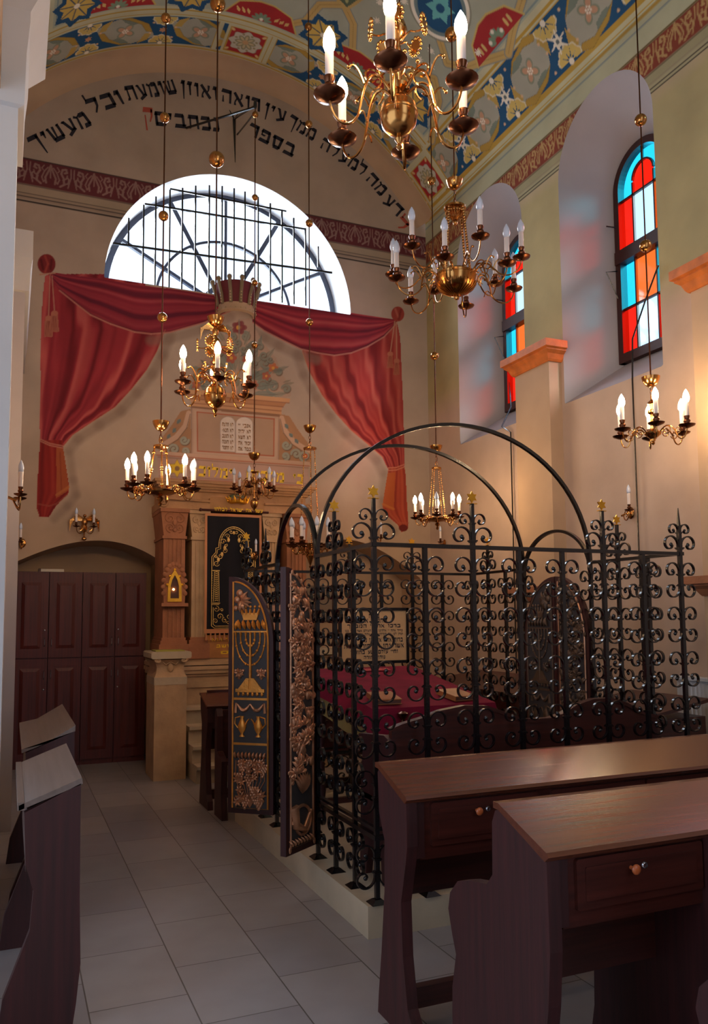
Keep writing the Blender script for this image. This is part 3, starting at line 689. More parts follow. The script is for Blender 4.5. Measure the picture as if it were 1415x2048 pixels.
def square_panel(tc, yc, ang=0):
    t0, t1 = tc - 3.9, tc + 3.9; R_(t0 - .6, t1 + .6, yc - .235, yc + .235, CR); R_(t0, t1, yc - .21, yc + .21, GO); R_(t0 + .3, t1 - .3, yc - .192, yc + .192, RD)
    x = tc * DEG; P = [(x + .185 * (1 + .10 * math.cos(8 * a)) * math.cos(a), yc + .165 * (1 + .10 * math.cos(8 * a)) * math.sin(a)) for a in [2 * PI * k / 64 for k in range(64)]]
    vc.poly(P, (206, 202, 186)); vc.stroke(P, .006, (120, 110, 90), .6, closed=True)
    for k in range(8):
        a = PI * k / 4; vc.ell(x + .075 * math.cos(a), yc + .075 * math.sin(a), .05, .03, (150, 146, 112), a); vc.ell(x + .07 * math.cos(a), yc + .07 * math.sin(a), .035, .016, (204, 190, 150), a)
        a += PI / 8; vc.ell(x + .13 * math.cos(a), yc + .13 * math.sin(a), .018, .014, (160, 150, 110))
    vc.ell(x, yc, .035, .035, (208, 166, 120))
    for sx in (-1, 1):
        for sy in (-1, 1): vc.ell(x + sx * .185, yc + sy * .165, .028, .018, (226, 190, 130), sx * sy * PI / 4)
# base strips
R_(-60, 60, -1, 9.1, (182, 190, 168))
R_(43.3, 45.4, -1, 8.45, CR); R_(44.3, 44.9, -1, 8.45, GO); R_(42.6, 42.9, -1, 8.3, (140, 160, 160))
R_(-41.4, -39.4, -1, 8.45, CR); R_(-40.9, -40.3, -1, 8.45, GO); R_(-38.7, -38.4, -1, 8.3, (140, 160, 160))
R_(54.5, 58, -1, 9.1, CR); R_(54.6, 55.4, -1, 9.1, GO); R_(56.0, 56.3, -1, 9.1, GO)
R_(-60, 60, 8.94, 9.1, (196, 184, 150)); R_(-60, 60, 8.965, 8.985, GO)
R_(-49.5, 54.5, 8.32, 8.47, CR); R_(-40.5, 44.6, 8.36, 8.385, GO); R_(-40.5, 44.6, 8.44, 8.455, GO)
# side borders
for t0, t1, tc in ((45.5, 54.5, 50.0), (-50, -41.5, -45.8)):
    R_(t0, t1, -1, 8.42, BL); R_(t0 - .3, t0, -1, 8.42, GO); R_(t1, t1 + .3, -1, 8.42, GO)
    for k in range(-4, 6):
        y = 6.5 - .91 * (k - 2) ; x = tc * DEG
        if y > 8.5 or y < 4: continue
        medal(x, y, 1.15 if tc > 0 else -1.15, .35, .225)
        ym = y + .455
        if ym < 8.35 or True:
            fan(x - (4.0 * DEG), ym + .03, .16, 0.1); fan(x + (4.0 * DEG), ym - .03, .16, PI + .1)
            S = star(6, .072, .042, x, ym); vc.poly(S, WH); vc.ell(x, ym, .022, .022, (110, 120, 120))
            for q in range(6): a = q * PI / 3 + .3; vc.stroke([(x + .05 * math.cos(a), ym + .05 * math.sin(a)), (x + .11 * math.cos(a), ym + .11 * math.sin(a))], .014, WH)
            for dx, dy in ((-.2, -.2), (-.12, .2), (.12, -.2), (.2, .2), (.0, .17), (0, -.17)): heart(x + dx, ym + dy)
    R_(t0, t1, 8.42, 8.5, CR); R_(t0, t1, 8.40, 8.42, GO)
# end border
R_(-40.8, 45.2, 8.48, 8.93, BL)
for tc in (-38.9, -23.5, -8.1, 10.8, 26.3, 41.6):
    medal(tc * DEG, 8.705, .35 if tc < 0 else -.35, .30, .205)
for tc in (-31.2, -15.8, 18.6, 34.):
    x = tc * DEG; fan(x, 8.49, .14, PI / 2); fan(x, 8.93, .14, -PI / 2); vc.poly(star(6, .05, .028, x, 8.71), (206, 150, 110))
    for dx, dy in ((-.14, .05), (.14, -.05), (-.12, -.12), (.12, .12)): heart(x + dx, 8.71 + dy)
for tc in (-3.9 - .6, 6.5, -40.9, 45.4): R_(tc - .5, tc + .5, 8.47, 8.94, CR); R_(tc - .55, tc - .4, 8.47, 8.94, GO); R_(tc + .4, tc + .55, 8.47, 8.94, GO)
square_panel(1.3, 8.71); square_panel(50, 8.71); square_panel(-46, 8.71)
# field: interlaced bands of the ceiling
R_(-38.4, 42.6, 3.9, 8.30, (178, 184, 164))
def bandline(P, w=.085, c=TN):
    P = [(t * DEG, y) for t, y in P]; vc.stroke(P, w + .022, (140, 150, 150)); vc.stroke(P, w, c); vc.stroke(P, .008, (160, 120, 60), .6)
for tc in (-26., -4., 18., 40.):
    for yb in (8.25, 6.6, 4.95):
        bandline([(tc - 11, yb), (tc - 7.5, yb - .2), (tc - 6.5, yb - .5), (tc - 2.5, yb - .66), (tc + .8, yb - .5), (tc + 3, yb - .2), (tc + 5, yb)])
        bandline([(tc - 11, yb - 1.65), (tc - 7.5, yb - 1.4), (tc - 6.5, yb - 1.1), (tc - 2.5, yb - .94), (tc + .8, yb - 1.1), (tc + 3, yb - 1.4), (tc + 5, yb - 1.65)])
def bluestar(t, y, r=.30):
    x = t * DEG; P = star(8, r, r * .74, x, y, .2); vc.poly(P, BL); vc.poly(star(8, r * .74, r * .52, x, y, .2), (222, 190, 96))
    for k in range(8): a = .2 + PI * k / 4; vc.stroke([(x + r * .14 * math.cos(a), y + r * .14 * math.sin(a)), (x + r * .72 * math.cos(a), y + r * .72 * math.sin(a))], .014, (40, 74, 110))
    vc.ell(x, y, .035, .035, WH)
def redpanel(t, y, s=1, n=1.):
    x = t * DEG; vc.poly(tf([(-.42, 0), (-.30, -.2), (-.08, -.27), (.08, -.27), (.30, -.2), (.42, 0)], x, y, 0, n, s * n), RD); vc.stroke(tf([(-.42, 0), (-.30, -.2), (-.08, -.27), (.08, -.27), (.30, -.2), (.42, 0)], x, y, 0, n, s * n), .02, (214, 190, 110))
    for k in range(6): a = PI * (k + .5) / 6; vc.ell(x + .075 * math.cos(a), y - s * .075 * math.sin(a), .045, .02, (132, 160, 132), -s * a)
    vc.ell(x, y - s * .02, .022, .022, WH)
    for q in (-1, 1):
        for k in range(3): vc.poly(tf([(0, 0), (.03, .015), (.07, 0), (.03, -.015)], x + q * (.14 + .06 * k), y - s * .04, -s * (PI / 2 - q * .5), 1.4), (222, 190, 120))
for t in (-26, 2.5, 24): redpanel(t, 8.3)
for t in (-34.5, -12, 14.8, 37.5): bluestar(t, 8.12)
for y in (6.6, 4.9):
    vc_x = 42.6
    P = [((42.6) * DEG, y + .42), ((42.6 - 3.5) * DEG, y + .3), ((42.6 - 5) * DEG, y + .08), ((42.6 - 5) * DEG, y - .08), ((42.6 - 3.5) * DEG, y - .3), (42.6 * DEG, y - .42)]
    vc.poly(P, RD); vc.stroke(P, .02, (214, 190, 110)); x = 42.3 * DEG
    for k in range(6): a = PI * (k + .5) / 6; vc.ell(x - .085 * math.sin(a), y + .085 * math.cos(a), .045, .022, (132, 160, 132), PI / 2 + a)
    for dy in (-.1, 0, .1): vc.ell(x - .05 - .06 * (dy == 0), y + dy, .022, .022, WH)
    for dy in (-.2, -.26, .2, .26): vc.ell(x - .07, y + dy, .05, .018, (222, 190, 120), 0)
for t, y in ((15, 7.45), (-7, 7.45), (37, 5.8), (-29, 7.45)):
    x = t * DEG; P = tf([(-1, -1), (1, -1), (1, 1), (-1, 1)], x, y, .35, .15); vc.poly(P, TN); vc.poly(tf([(-1, -1), (1, -1), (1, 1), (-1, 1)], x, y, .35, .115), (92, 108, 84))
    for q in range(4):
        a = .35 + PI / 4 + q * PI / 2; vc.ell(x + .06 * math.cos(a), y + .06 * math.sin(a), .05, .02, (190, 190, 130), a)
for t, y in ((30.6, 6.87), (8.5, 6.87), (-14, 6.87), (30.6, 5.2)):
    x = t * DEG; vc.ell(x, y, .36, .36, (150, 150, 130)); vc.ell(x, y, .34, .34, WH); vc.ell(x, y, .30, .30, (120, 140, 140)); vc.ell(x, y, .26, .26, BL); vc.poly(star(6, .17, .1, x, y), (110, 190, 190)); vc.ell(x, y, .05, .05, BL)
for t, y in ((21, 7.3), (22.3, 7.52), (30.5, 7.62), (33, 7.55), (35.5, 7.50), (24.6, 7.1), (33.8, 7.35), (40.8, 6.9), (25, 6.3), (36, 6.2)):
    vc.poly(star(8, .05, .022, t * DEG, y), WH)
vault = struct(grid_mesh('ceiling', th * DEG, yy, lambda a, y_: (FC[0] + FC[2] * np.sin(a / FC[2]), y_, FC[1] + FC[2] * np.cos(a / FC[2])), paint=vc.col, smooth=True))
# cove between vault and end wall
b = MB(); n = 90; k = 7; vs_ = []
for i in range(n + 1):
    a = math.radians(-50 + 107 * i / n)
    for j in range(k + 1):
        q = j / k * PI / 2; r = FC[2] - .18 * (1 - math.cos(q)); y = 9.0 + .2 * math.sin(q); vs_.append((FC[0] + r * math.sin(a), y, FC[1] + r * math.cos(a)))
b.add(vs_, [(i * (k + 1) + j, i * (k + 1) + j + 1, (i + 1) * (k + 1) + j + 1, (i + 1) * (k + 1) + j) for i in range(n) for j in range(k)])
struct(b.build('trim_1', M['plaster'], smooth=True))

# ------------------------------------------------------------------ right wall with its two deep windows
def arch(y0, y1, z0, zs, n=24):
    c, r = (y0 + y1) / 2, (y1 - y0) / 2
    return [(y1, z0)] + [(c + r * math.cos(PI * k / n), zs + r * math.sin(PI * k / n) * 1.0) for k in range(n + 1)] + [(y0, z0)]
EMB = [dict(front=(5.07, 6.38, 3.69, 5.97), back=(5.37, 6.10, 4.06, 5.80)), dict(front=(7.02, 8.40, 3.69, 5.89), back=(7.36, 8.10, 4.06, 5.76)), dict(front=(2.6, 3.95, 3.69, 5.95), back=(2.9, 3.65, 4.06, 5.78))]
uy = np.arange(-1.5, 9.2001, .02); uy = np.concatenate([np.arange(-1.5, 4.2, .05), np.arange(4.2, 9.2001, .0125)])
vz = np.concatenate([np.arange(0, 5.2, .05), np.arange(5.2, 7.06, .0125)])
U, V = np.meshgrid(uy, vz, indexing='ij'); rc = Canvas(U, V, (198, 174, 156)); rc.px = .008; Zr = V.ravel()
def bandr(z0, z1, rgb, a=1., soft=.008):
    al = np.clip((Zr - z0) / soft + .5, 0, 1) * np.clip((z1 - Zr) / soft + .5, 0, 1) * a; k = al > .01; rc._mix(np.nonzero(k)[0], al[k], rgb)
bandr(4.3, 6.15, (180, 168, 116), .85, .35)
for z0, z1, rgb in [(6.105, 6.12, (52, 46, 36)), (6.12, 6.145, (176, 168, 132)), (6.145, 6.16, (66, 58, 44)), (6.16, 6.19, (176, 168, 132)), (6.19, 6.20, (84, 76, 58)), (6.20, 6.30, (166, 158, 122)), (6.28, 6.30, (120, 112, 80)),
                    (6.30, 6.56, (136, 58, 36)), (6.56, 6.585, (110, 92, 48)), (6.585, 7.1, (190, 190, 158)), (6.775, 6.79, (128, 142, 150)), (6.85, 6.89, (186, 150, 66))]: bandr(z0, z1, rgb)
frieze(lambda P, w, c: rc.stroke(P, w, c), 4.1, 9.2, 6.43, .24, (188, 152, 98), None)
wr = struct(grid_mesh('wall_right', uy, vz, lambda a, z_: (np.full(a.size, XR), a, z_), holes=[arch(*e['front']) for e in EMB], paint=rc.col))
for k, e in enumerate(EMB):
    A, B_ = arch(*e['front']), arch(*e['back']); n = len(A); b = MB()
    b.add([(XR, y, z) for y, z in A] + [(5.52, y, z) for y, z in B_], [(i, (i + 1) % n, n + (i + 1) % n, n + i) for i in range(n)])
    b.build('window_embrasure', M['plaster_pale'], wr, smooth=True, ang=35)
    w = bpy.data.objects.new('window_%d' % (k + 2), None); C.objects.link(w); w['kind'] = 'structure'
    y0, y1, z0, zs = e['back']; c = (y0 + y1) / 2; r = (y1 - y0) / 2; X = 5.50
    b = MB(); fw = .045
    ring = [(X, y, z) for y, z in arch(y0 + fw / 2, y1 - fw / 2, z0, zs)]
    b.tube(ring, .03, flat=(.034, .04, (1, 0, 0)))
    b.box(X - .05, X + .04, y0, y1, z0, z0 + .09); b.box(X - .06, X + .04, y0, y1, 5.06, 5.19)
    yc = [y0 + .225, y1 - .225]
    for y in yc: b.box(X - .012, X + .012, y - .009, y + .009, z0 + .05, zs + .02)
    for z in (4.60, 5.70): b.box(X - .012, X + .012, y0 + .03, y1 - .03, z - .009, z + .009)
    ri = (yc[1] - yc[0]) / 2; b.tube([(X, c + ri * math.cos(PI * q / 12), zs + .04 + ri * math.sin(PI * q / 12)) for q in range(13)], .01, flat=(.009, .012, (1, 0, 0)))
    b.box(X - .012, X + .012, c - .009, c + .009, zs + .04 + ri, zs + r - .03)
    b.build('window_frame', mat('window_wood', (58, 22, 18), .5), w)
    b = MB()
    def pane(ya, yb, za, zb, m): b.mat(M[m]); b.add([(X, ya, za), (X, yb, za), (X, yb, zb), (X, ya, zb)], [(0, 1, 2, 3)])
    zc = [z0 + .08, 4.60, 5.08]
    for (ya, yb), cols in zip([(yc[1], y1 - .03), (yc[0], yc[1]), (y0 + .03, yc[0])], [('glass_red', 'glass_cyan', 'glass_red'), ('glass_pale', 'glass_amber', 'glass_pale'), ('glass_red', 'glass_cyan', 'glass_amber')]):
        pane(ya, yb, z0 + .05, 4.60, cols[0]); pane(ya, yb, 4.60, 5.10, cols[1]); pane(ya, yb, 5.16, 5.70, cols[2])
    b.mat(M['glass_red']); P = [(X, c + ri, 5.70), (X, c + ri, zs + .04)] + [(X, c + ri * math.cos(PI * q / 12), zs + .04 + ri * math.sin(PI * q / 12)) for q in range(1, 12)] + [(X, c - ri, zs + .04), (X, c - ri, 5.70)]; b.add(P, [tuple(range(len(P)))])
    b.mat(M['glass_cyan']); n1 = 12; ro = r - .03
    inn = [(c + ri, 5.70)] + [(c + ri * math.cos(PI * q / n1), zs + .04 + ri * math.sin(PI * q / n1)) for q in range(n1 + 1)] + [(c - ri, 5.70)]
    out = [(c + ro, 5.70)] + [(c + ro * math.cos(PI * q / n1), zs + ro * math.sin(PI * q / n1)) for q in range(n1 + 1)] + [(c - ro, 5.70)]
    m_ = len(inn); b.add([(X, y, z) for y, z in inn] + [(X, y, z) for y, z in out], [(i, i + 1, m_ + i + 1, m_ + i) for i in range(m_ - 1)])
    b.build('window_glass', None, w)
    b = MB(); yh = y1 + .0; zz = 5.0
    b.tube([(X - .05, yh - .02, zz), (X - .17, yh + .0, zz - .02), (X - .05, yh - .02, zz - .28)], .007, n=4); b.tube([(X - .05, yh - .02, 5.45), (X - .14, yh + .01, 5.46)], .007, n=4)
    b.build('window_stay', M['iron'], w)
# pilasters between the windows
def capital_r(b, y0, y1, z0, z1, x, m):
    prof = [(0, z0), (.015, z0), (.03, z0 + .02), (.05, z0 + (z1 - z0) * .35), (.085, z0 + (z1 - z0) * .5), (.085, z0 + (z1 - z0) * .58), (.11, z0 + (z1 - z0) * .62), (.11, z1), (0, z1)]
    n = len(prof); vs_ = []
    for e, z in prof: vs_ += [(XR, y1 + e, z), (x - e, y1 + e, z), (x - e, y0 - e, z), (XR, y0 - e, z)]
    fs = [(i * 4 + j, i * 4 + j + 1, (i + 1) * 4 + j + 1, (i + 1) * 4 + j) for i in range(n - 1) for j in range(3)] + [(0, 1, 2, 3), tuple(range((n - 1) * 4, n * 4))]
    b.add(vs_, fs); return b
for k, (y0, y1) in enumerate([(6.42, 7.0), (4.0, 4.60)]):
    b = MB().box(4.85, XR + .001, y0, y1, 0, 4.2); p = b.build('wall_pilaster', M['plaster'], wr)
    capital_r(MB(), y0, y1, 4.12, 4.31, 4.85, None).build('pilaster_capital', M['orange'], wr)
    capital_r(MB(), y0 + .01, y1 - .01, 1.74, 1.89, 4.85, None).build('pilaster_moulding', M['redstone'], wr)
# left wall with its two white pilasters
b = MB().box(-.7, -.12, 4.6, 9.3, 0, 7.45); wl = struct(b.build('wall_left', M['plaster']))
b = MB().box(-.72, -.030, 4.55, 5.15, 0, 7.4); b.build('wall_pilaster', M['plaster_white'], wl)
b = MB().box(-.70, .045, 6.8, 9.2, 0, 4.45); b.build('wall_pilaster', M['plaster_pale'], wl)
def capital_l(x, y0, y1, z0, z1, p):
    h = z1 - z0; prof = [(0, z0), (.03, z0 + .01 * h), (.035, z0 + .35 * h), (.05, z0 + .55 * h), (.05, z0 + .62 * h), (p, z0 + .8 * h), (p, z1), (0, z1)]
    n = len(prof); vs_ = []
    for e, z in prof: vs_ += [(-.7, y0 - e, z), (x + e, y0 - e, z), (x + e, y1 + e, z), (-.7, y1 + e, z)]
    fs = [(i * 4 + j, i * 4 + j + 1, (i + 1) * 4 + j + 1, (i + 1) * 4 + j) for i in range(n - 1) for j in range(3)] + [tuple(range(4)), tuple(range((n - 1) * 4, n * 4))]
    MB().add(vs_, fs).build('pilaster_capital', M['plaster_white'], wl)
capital_l(-.030, 4.55, 5.15, 4.38, 5.25, .15); capital_l(.045, 6.8, 9.1, 4.22, 4.72, .05)

b = MB().box(-.6, -.12, -1.5, 4.6, 4.5, 7.45); b.build('arcade_wall', M['plaster'], wl)  # unseen upper wall, part of the enclosure added to hold back sky light
b = MB().box(-3.5, -.12, -1.5, 4.6, 4.45, 4.55); b.build('annex_shade_roof', M['plaster'], wl)  # unseen roof added over the open left side to cut the light
b = MB().box(-3.6, -3.5, 4.6, 9.3, 0, 4.5); b.build('annex_shade_wall', M['plaster'], wl)  # unseen wall added to block sky light, cut short to let some in
b = MB().box(-3.6, 1.2, -1.6, -1.5, 0, 8.5).box(3.0, 6.5, -1.6, -1.5, 0, 8.5).box(1.2, 3.0, -1.6, -1.5, 3.0, 3.4).box(1.2, 3.0, -1.6, -1.5, 7.0, 8.5); struct(b.build('wall_back', M['plaster']))  # unseen back wall added to reduce ambient light, openings sized to tune it
# ------------------------------------------------------------------ altar on the end wall
alt = thing('torah_ark', 'carved sandstone ark surround with red and pale pilasters on the end wall', 'altar', (2.29, 9.2, 0))
def ab(): return MB()
def lx(x): return x - 2.29
def abox(b, x0, x1, y0, y1, z0, z1, bv=0): return b.box(lx(x0), lx(x1), y0 - 9.2, y1 - 9.2, z0, z1, bv)
b = ab(); abox(b, 1.44, 3.16, 8.74, 9.2, 0, .86); abox(b, 1.42, 3.18, 8.72, 9.2, .86, .92); abox(b, 1.44, 3.16, 8.74, 9.2, .92, .98)
for k, (z, e) in enumerate([(.98, .02), (1.01, .05), (1.05, .065), (1.10, .06), (1.13, .03)]): abox(b, 1.44 - e, 3.16 + e, 8.74 - e, 9.2, z, z + .04)
b.build('plinth', M['sandstone'], alt)
def relief_scrolls(b, xc, y, zc, w, h):
    for s in (-1, 1):
        P = spiral(0, 0, w * .24, w * .04, 90 if s > 0 else 90, 90 - s * 500, 20); b.tube([(xc + s * w * .22 + p[0], y, zc + h * .22 + p[1]) for p in P], .009, 5)
        P = spiral(0, 0, w * .22, w * .03, -90, -90 + s * 500, 20); b.tube([(xc + s * w * .2 + p[0], y, zc - h * .2 + p[1]) for p in P], .008, 5)
    b.ball((xc, y, zc + h * .05), w * .12, 8, (1, .5, 1.4)); b.ball((xc, y, zc - h * .3), w * .1, 8, (1, .5, 1))
for x0, x1, red, yf in ((1.485, 1.715, 1, 8.66), (2.865, 3.095, 1, 8.66), (1.80, 1.955, 0, 8.72), (2.62, 2.775, 0, 8.72)):
    w = x1 - x0; xc = lx((x0 + x1) / 2); m = M['redstone'] if red else M['sandstone']
    b = ab(); abox(b, x0 - .04, x1 + .04, yf - .04, 9.2, 1.17, 1.33); abox(b, x0 - .025, x1 + .025, yf - .025, 9.2, 1.33, 1.37); abox(b, x0 - .012, x1 + .012, yf - .012, 9.2, 1.37, 1.40)
    b.build('pilaster_base', M['redstone'], alt)
    b = ab(); n = 4 if red else 3; fl_ = []
    x = x0; P = [(lx(x0), yf - 9.2)]
    for k in range(n):
        a = x0 + w * (.12 + .76 * k / n); c_ = x0 + w * (.12 + .76 * (k + .7) / n)
        P += [(lx(a), yf - 9.2), (lx(a), yf + .012 - 9.2), (lx(c_), yf + .012 - 9.2), (lx(c_), yf - 9.2)]
    P += [(lx(x1), yf - 9.2), (lx(x1), 0), (lx(x0), 0)]
    b.prism(P, 2, 1.40, 2.46); b.build('pilaster_shaft', m, alt)
    b = ab(); abox(b, x0 - .015, x1 + .015, yf - .02, 9.2, 2.455, 2.485); 
    b.prism([(xc - w / 2, 2.485), (xc + w / 2, 2.485), (xc + w / 2 + .03, 2.74), (xc - w / 2 - .03, 2.74)], 1, yf - .01 - 9.2, 0)
    abox(b, x0 - .04, x1 + .04, yf - .04, 9.2, 2.74, 2.78); relief_scrolls(b, xc, yf - .015 - 9.2, 2.62, w, .24)
    b.build('pilaster_capital', m, alt)
# entablature
b = ab()
abox(b, 1.44, 1.98, 8.66, 9.2, 2.78, 2.86); abox(b, 2.60, 3.14, 8.66, 9.2, 2.78, 2.86); abox(b, 1.47, 3.11, 8.72, 9.2, 2.78, 2.99)
for z, e in ((2.985, 0), (3.01, .025), (3.035, .05), (3.065, .07)): abox(b, 1.45 - e, 3.13 + e, 8.68 - e, 9.2, z, z + .032)
for s in (1.47, 3.11):
    P = spiral(0, 0, .055, .01, 90, 90 - 560, 26); b.tube([(lx(s) + p[0], 8.64 - 9.2, 2.84 + p[1]) for p in P], .012, 6)
b.tube([(lx(1.47), 8.65 - 9.2, 2.89), (lx(1.98), 8.65 - 9.2, 2.875)], .014, 6); b.tube([(lx(2.6), 8.65 - 9.2, 2.875), (lx(3.11), 8.65 - 9.2, 2.89)], .014, 6)
b.build('entablature', mat('ochre_sandstone', (176, 132, 92), .8, var=.16, bump=.3), alt)
b = ab(); abox(b, 1.95, 2.62, 8.70, 8.76, 1.17, 1.42); b.build('inscribed_slab', mat('ochre_marble', (176, 116, 58), .5, var=.25, bump=.1), alt)
b = ab(); abox(b, 1.955, 2.62, 8.90, 9.2, 1.40, 2.78); b.build('ark_recess', mat('recess_wood', (60, 36, 26), .6), alt)
b = MB()
write(b, HB('עשר את ישראל לבלתו'), (lx(2.03), 2.795), (lx(2.58), 2.795), .035, 8.655 - 9.2, off=.01)
for k in range(3): write(b, HB(['הקדש ברוך הוא', 'עולה ליושב', 'מרום'][k]), (lx(2.02 + .05 * k), 1.37 - .07 * k), (lx(2.56 - .05 * k), 1.37 - .07 * k), .03, 8.695 - 9.2, off=.01)
b.build('gilded_inscription', M['goldink'], alt)
b = ab(); abox(b, 1.98, 2.60, 8.66, 8.74, 2.775, 2.93, .02); b.build('architrave_panel', mat('ochre_panel', (168, 122, 76), .7, var=.15, bump=.1), alt)
# small gilded crown over the curtain
cr = MB()
cr.lathe([(.075, 0), (.10, .012), (.105, .03), (.10, .04)], 20, (0, 0, 0), PI, 2 * PI)
for k in range(7):
    a = PI + PI * k / 6; r = .105; cr.ball((1.05 * r * math.cos(a), 1.0 * r * math.sin(a), .055), .014, 6); cr.tube([(r * math.cos(a), r * math.sin(a), .02), (1.3 * r * math.cos(a), 1.2 * r * math.sin(a), .08)], [.012, .004], 5)
q = cr.build('gilded_crown', M['gold'], alt, smooth=True); q.location = (lx(2.29), 8.66 - 9.2, 2.86)
cr = MB(); cr.ball((0, .02, .07), .085, 10, (1.25, .3, .6)); q = cr.build('crown_cap', mat('green_patina', (86, 92, 62), .6), alt, smooth=True); q.location = (lx(2.29), 8.68 - 9.2, 2.86)

# curtain of the ark with gold embroidery
cu = thing('ark_curtain', 'midnight black velvet curtain with gold embroidered arch hanging before the ark', 'curtain', (2.25, 8.70, 1.42))
b = MB(); xs = np.linspace(-.32, .32, 60); zs = np.linspace(.06, 1.30, 20)
wv = lambda x, z: -.03 + .004 * math.sin(x * 30) + .003 * math.sin(x * 11 + z * 3)
def sheet(b, x0, x1, z0, z1, dy=0, nx=40, nz=10):
    vs_ = []; 
    for i in range(nx + 1):
        for j in range(nz + 1):
            x = x0 + (x1 - x0) * i / nx; z = z0 + (z1 - z0) * j / nz; vs_.append((x, wv(x, z) + dy, z))
    b.add(vs_, [(i * (nz + 1) + j, (i + 1) * (nz + 1) + j, (i + 1) * (nz + 1) + j + 1, i * (nz + 1) + j + 1) for i in range(nx) for j in range(nz)])
sheet(b, -.30, .30, .06, 1.30); b.build('velvet_panel', M['black_velvet'], cu, smooth=True)
b = MB(); sheet(b, -.32, -.295, .02, 1.33, -.004, 3); sheet(b, .295, .32, .02, 1.33, -.004, 3); sheet(b, -.32, .32, 1.30, 1.33, -.004); sheet(b, -.32, .32, .02, .065, -.005); b.build('silk_border', M['silk'], cu, smooth=True)
b = MB()
for k in range(13): x = -.30 + .6 * k / 12; b.lathe([(.006, .02), (.009, .01), (.007, 0), (.014, -.03), (.012, -.055)], 8, (x, wv(x, 0) - .004, 0))
b.build('tassels', M['silk'], cu, smooth=True)
b = MB(); b.tube([(-.36, -.03, 1.365), (.40, -.03, 1.365)], .014, 8); b.ball((-.37, -.03, 1.365), .02, 8); b.build('curtain_rod', M['wood_x'], cu)
E1 = MB()
def em(P, r=.0035): E1.tube([(x, wv(x, z) - .008, z) for x, z in P], r * 1.25, 4)
def esp(cx, cz, r, a0, t, rr=.0032): em(spiral(cx, cz, r, r * .15, a0, a0 + t, 16), rr)
for s in (-1, 1):
    arcO = lambda R, zc, n=14, a0=0, a1=90: [(s * R * math.cos(math.radians(a0 + (a1 - a0) * k / n)), zc + R * 1.25 * math.sin(math.radians(a0 + (a1 - a0) * k / n))) for k in range(n + 1)]
    em(arcO(.165, .98), .004); em(arcO(.145, .985), .0035)
    em([(s * .165, .98), (s * .165, .955), (s * .20, .945), (s * .20, .90), (s * .245, .85), (s * .245, .10)], .004)
    em([(s * .145, .985), (s * .145, .94), (s * .18, .93), (s * .185, .89), (s * .225, .84), (s * .225, .75)], .003)
    for k in range(9): a = math.radians(8 + 80 * k / 8); E1.ball((s * .155 * math.cos(a), wv(s * .15, 1) - .008, .98 + .155 * 1.25 * math.sin(a)), .0035, 4)
    # pillar
    em([(s * .215, .69), (s * .225, .36)], .003); em([(s * .165, .69), (s * .158, .36)], .003)
    for k in range(16): z = .37 + .31 * k / 15; em([(s * .17, z), (s * .19, z + .01), (s * .21, z)], .0045)
    em([(s * .155, .70), (s * .235, .70)], .006); em([(s * .15, .345), (s * .235, .345)], .006); em([(s * .16, .33), (s * .24, .33)], .004)
    for cx_, cz_, r, a0, t in [(.19, .78, .035, 200, 480), (.15, .86, .035, 0, -460), (.10, .92, .03, 90, 460), (.12, 1.02, .032, 180, -460), (.07, 1.08, .03, 0, 460), (.03, 1.13, .022, 200, 400), (.2, .85, .02, 0, 420), (.09, .98, .02, 120, 420),
                               (.19, .28, .035, 90, 460), (.15, .20, .035, 200, -460), (.20, .15, .03, 0, 460), (.10, .16, .03, 90, -460), (.05, .20, .03, 180, 460), (.06, .13, .022, 0, 400), (.13, .27, .02, 0, 420)]:
        esp(s * cx_, cz_, r, a0 if s > 0 else 180 - a0, s * t)
    for cx_, cz_ in [(.13, .88), (.10, .95), (.06, 1.04), (.17, .82)]: E1.ball((s * cx_, wv(s * cx_, cz_) - .008, cz_), .016, 6, (1, .3, 1.6))
    em([(s * .245, .10), (s * .21, .075), (0, .075)], .004); em([(s * .225, .30), (s * .225, .115), (s * .20, .095), (0, .095)], .0035)
    for k in range(12): z = .4 + .3 * k / 11; E1.ball((s * .236, wv(.2, z) - .008, z), .003, 4)
E1.ball((0, wv(0, 1.1) - .01, 1.12), .016, 8, (.8, .3, 1.3))
E1.build('gold_embroidery', M['thread'], cu, smooth=True)

# relief crown under the lunette
rc_ = thing('crown_relief', 'plaster relief crown with red panels and beaded ribs below the arched window', 'crown', (2.40, 9.19, 5.20))
b = MB(); b.lathe([(.20, 0), (.235, .015), (.23, .05), (.215, .09), (.22, .11)], 24, (0, 0, 0), PI, 2 * PI); b.build('crown_band', M['plaster'], rc_, smooth=True)
b = MB(); b.lathe([(.205, .10), (.225, .22), (.265, .33), (.26, .36), (.2, .37), (0, .37)], 24, (0, 0, 0), PI, 2 * PI); b.build('crown_panels', mat('dark_red_paint', (110, 36, 44), .7), rc_, smooth=True)
b = MB(); b2 = MB()
for k in range(7):
    a = PI + PI * k / 6; P = [(.215, .10), (.235, .22), (.275, .33), (.285, .38)]
    b.tube([(r * math.cos(a), r * math.sin(a), z) for r, z in P], .022, 6); b.ball((.285 * math.cos(a), .285 * math.sin(a), .385), .03, 8)
    for j in range(9): t = j / 8; r = .232 + .062 * t * t; b2.ball(((r + .01) * math.cos(a), (r + .01) * math.sin(a), .12 + .27 * t), .010, 5)
for k in range(13): a = PI + PI * k / 12; b2.ball((.24 * math.cos(a), .24 * math.sin(a), .04), .009, 5)
b.build('crown_ribs', mat('olive_stone', (136, 118, 92), .8), rc_, smooth=True); b2.build('beads', mat('pearl_beads', (196, 172, 130), .6), rc_, smooth=True)

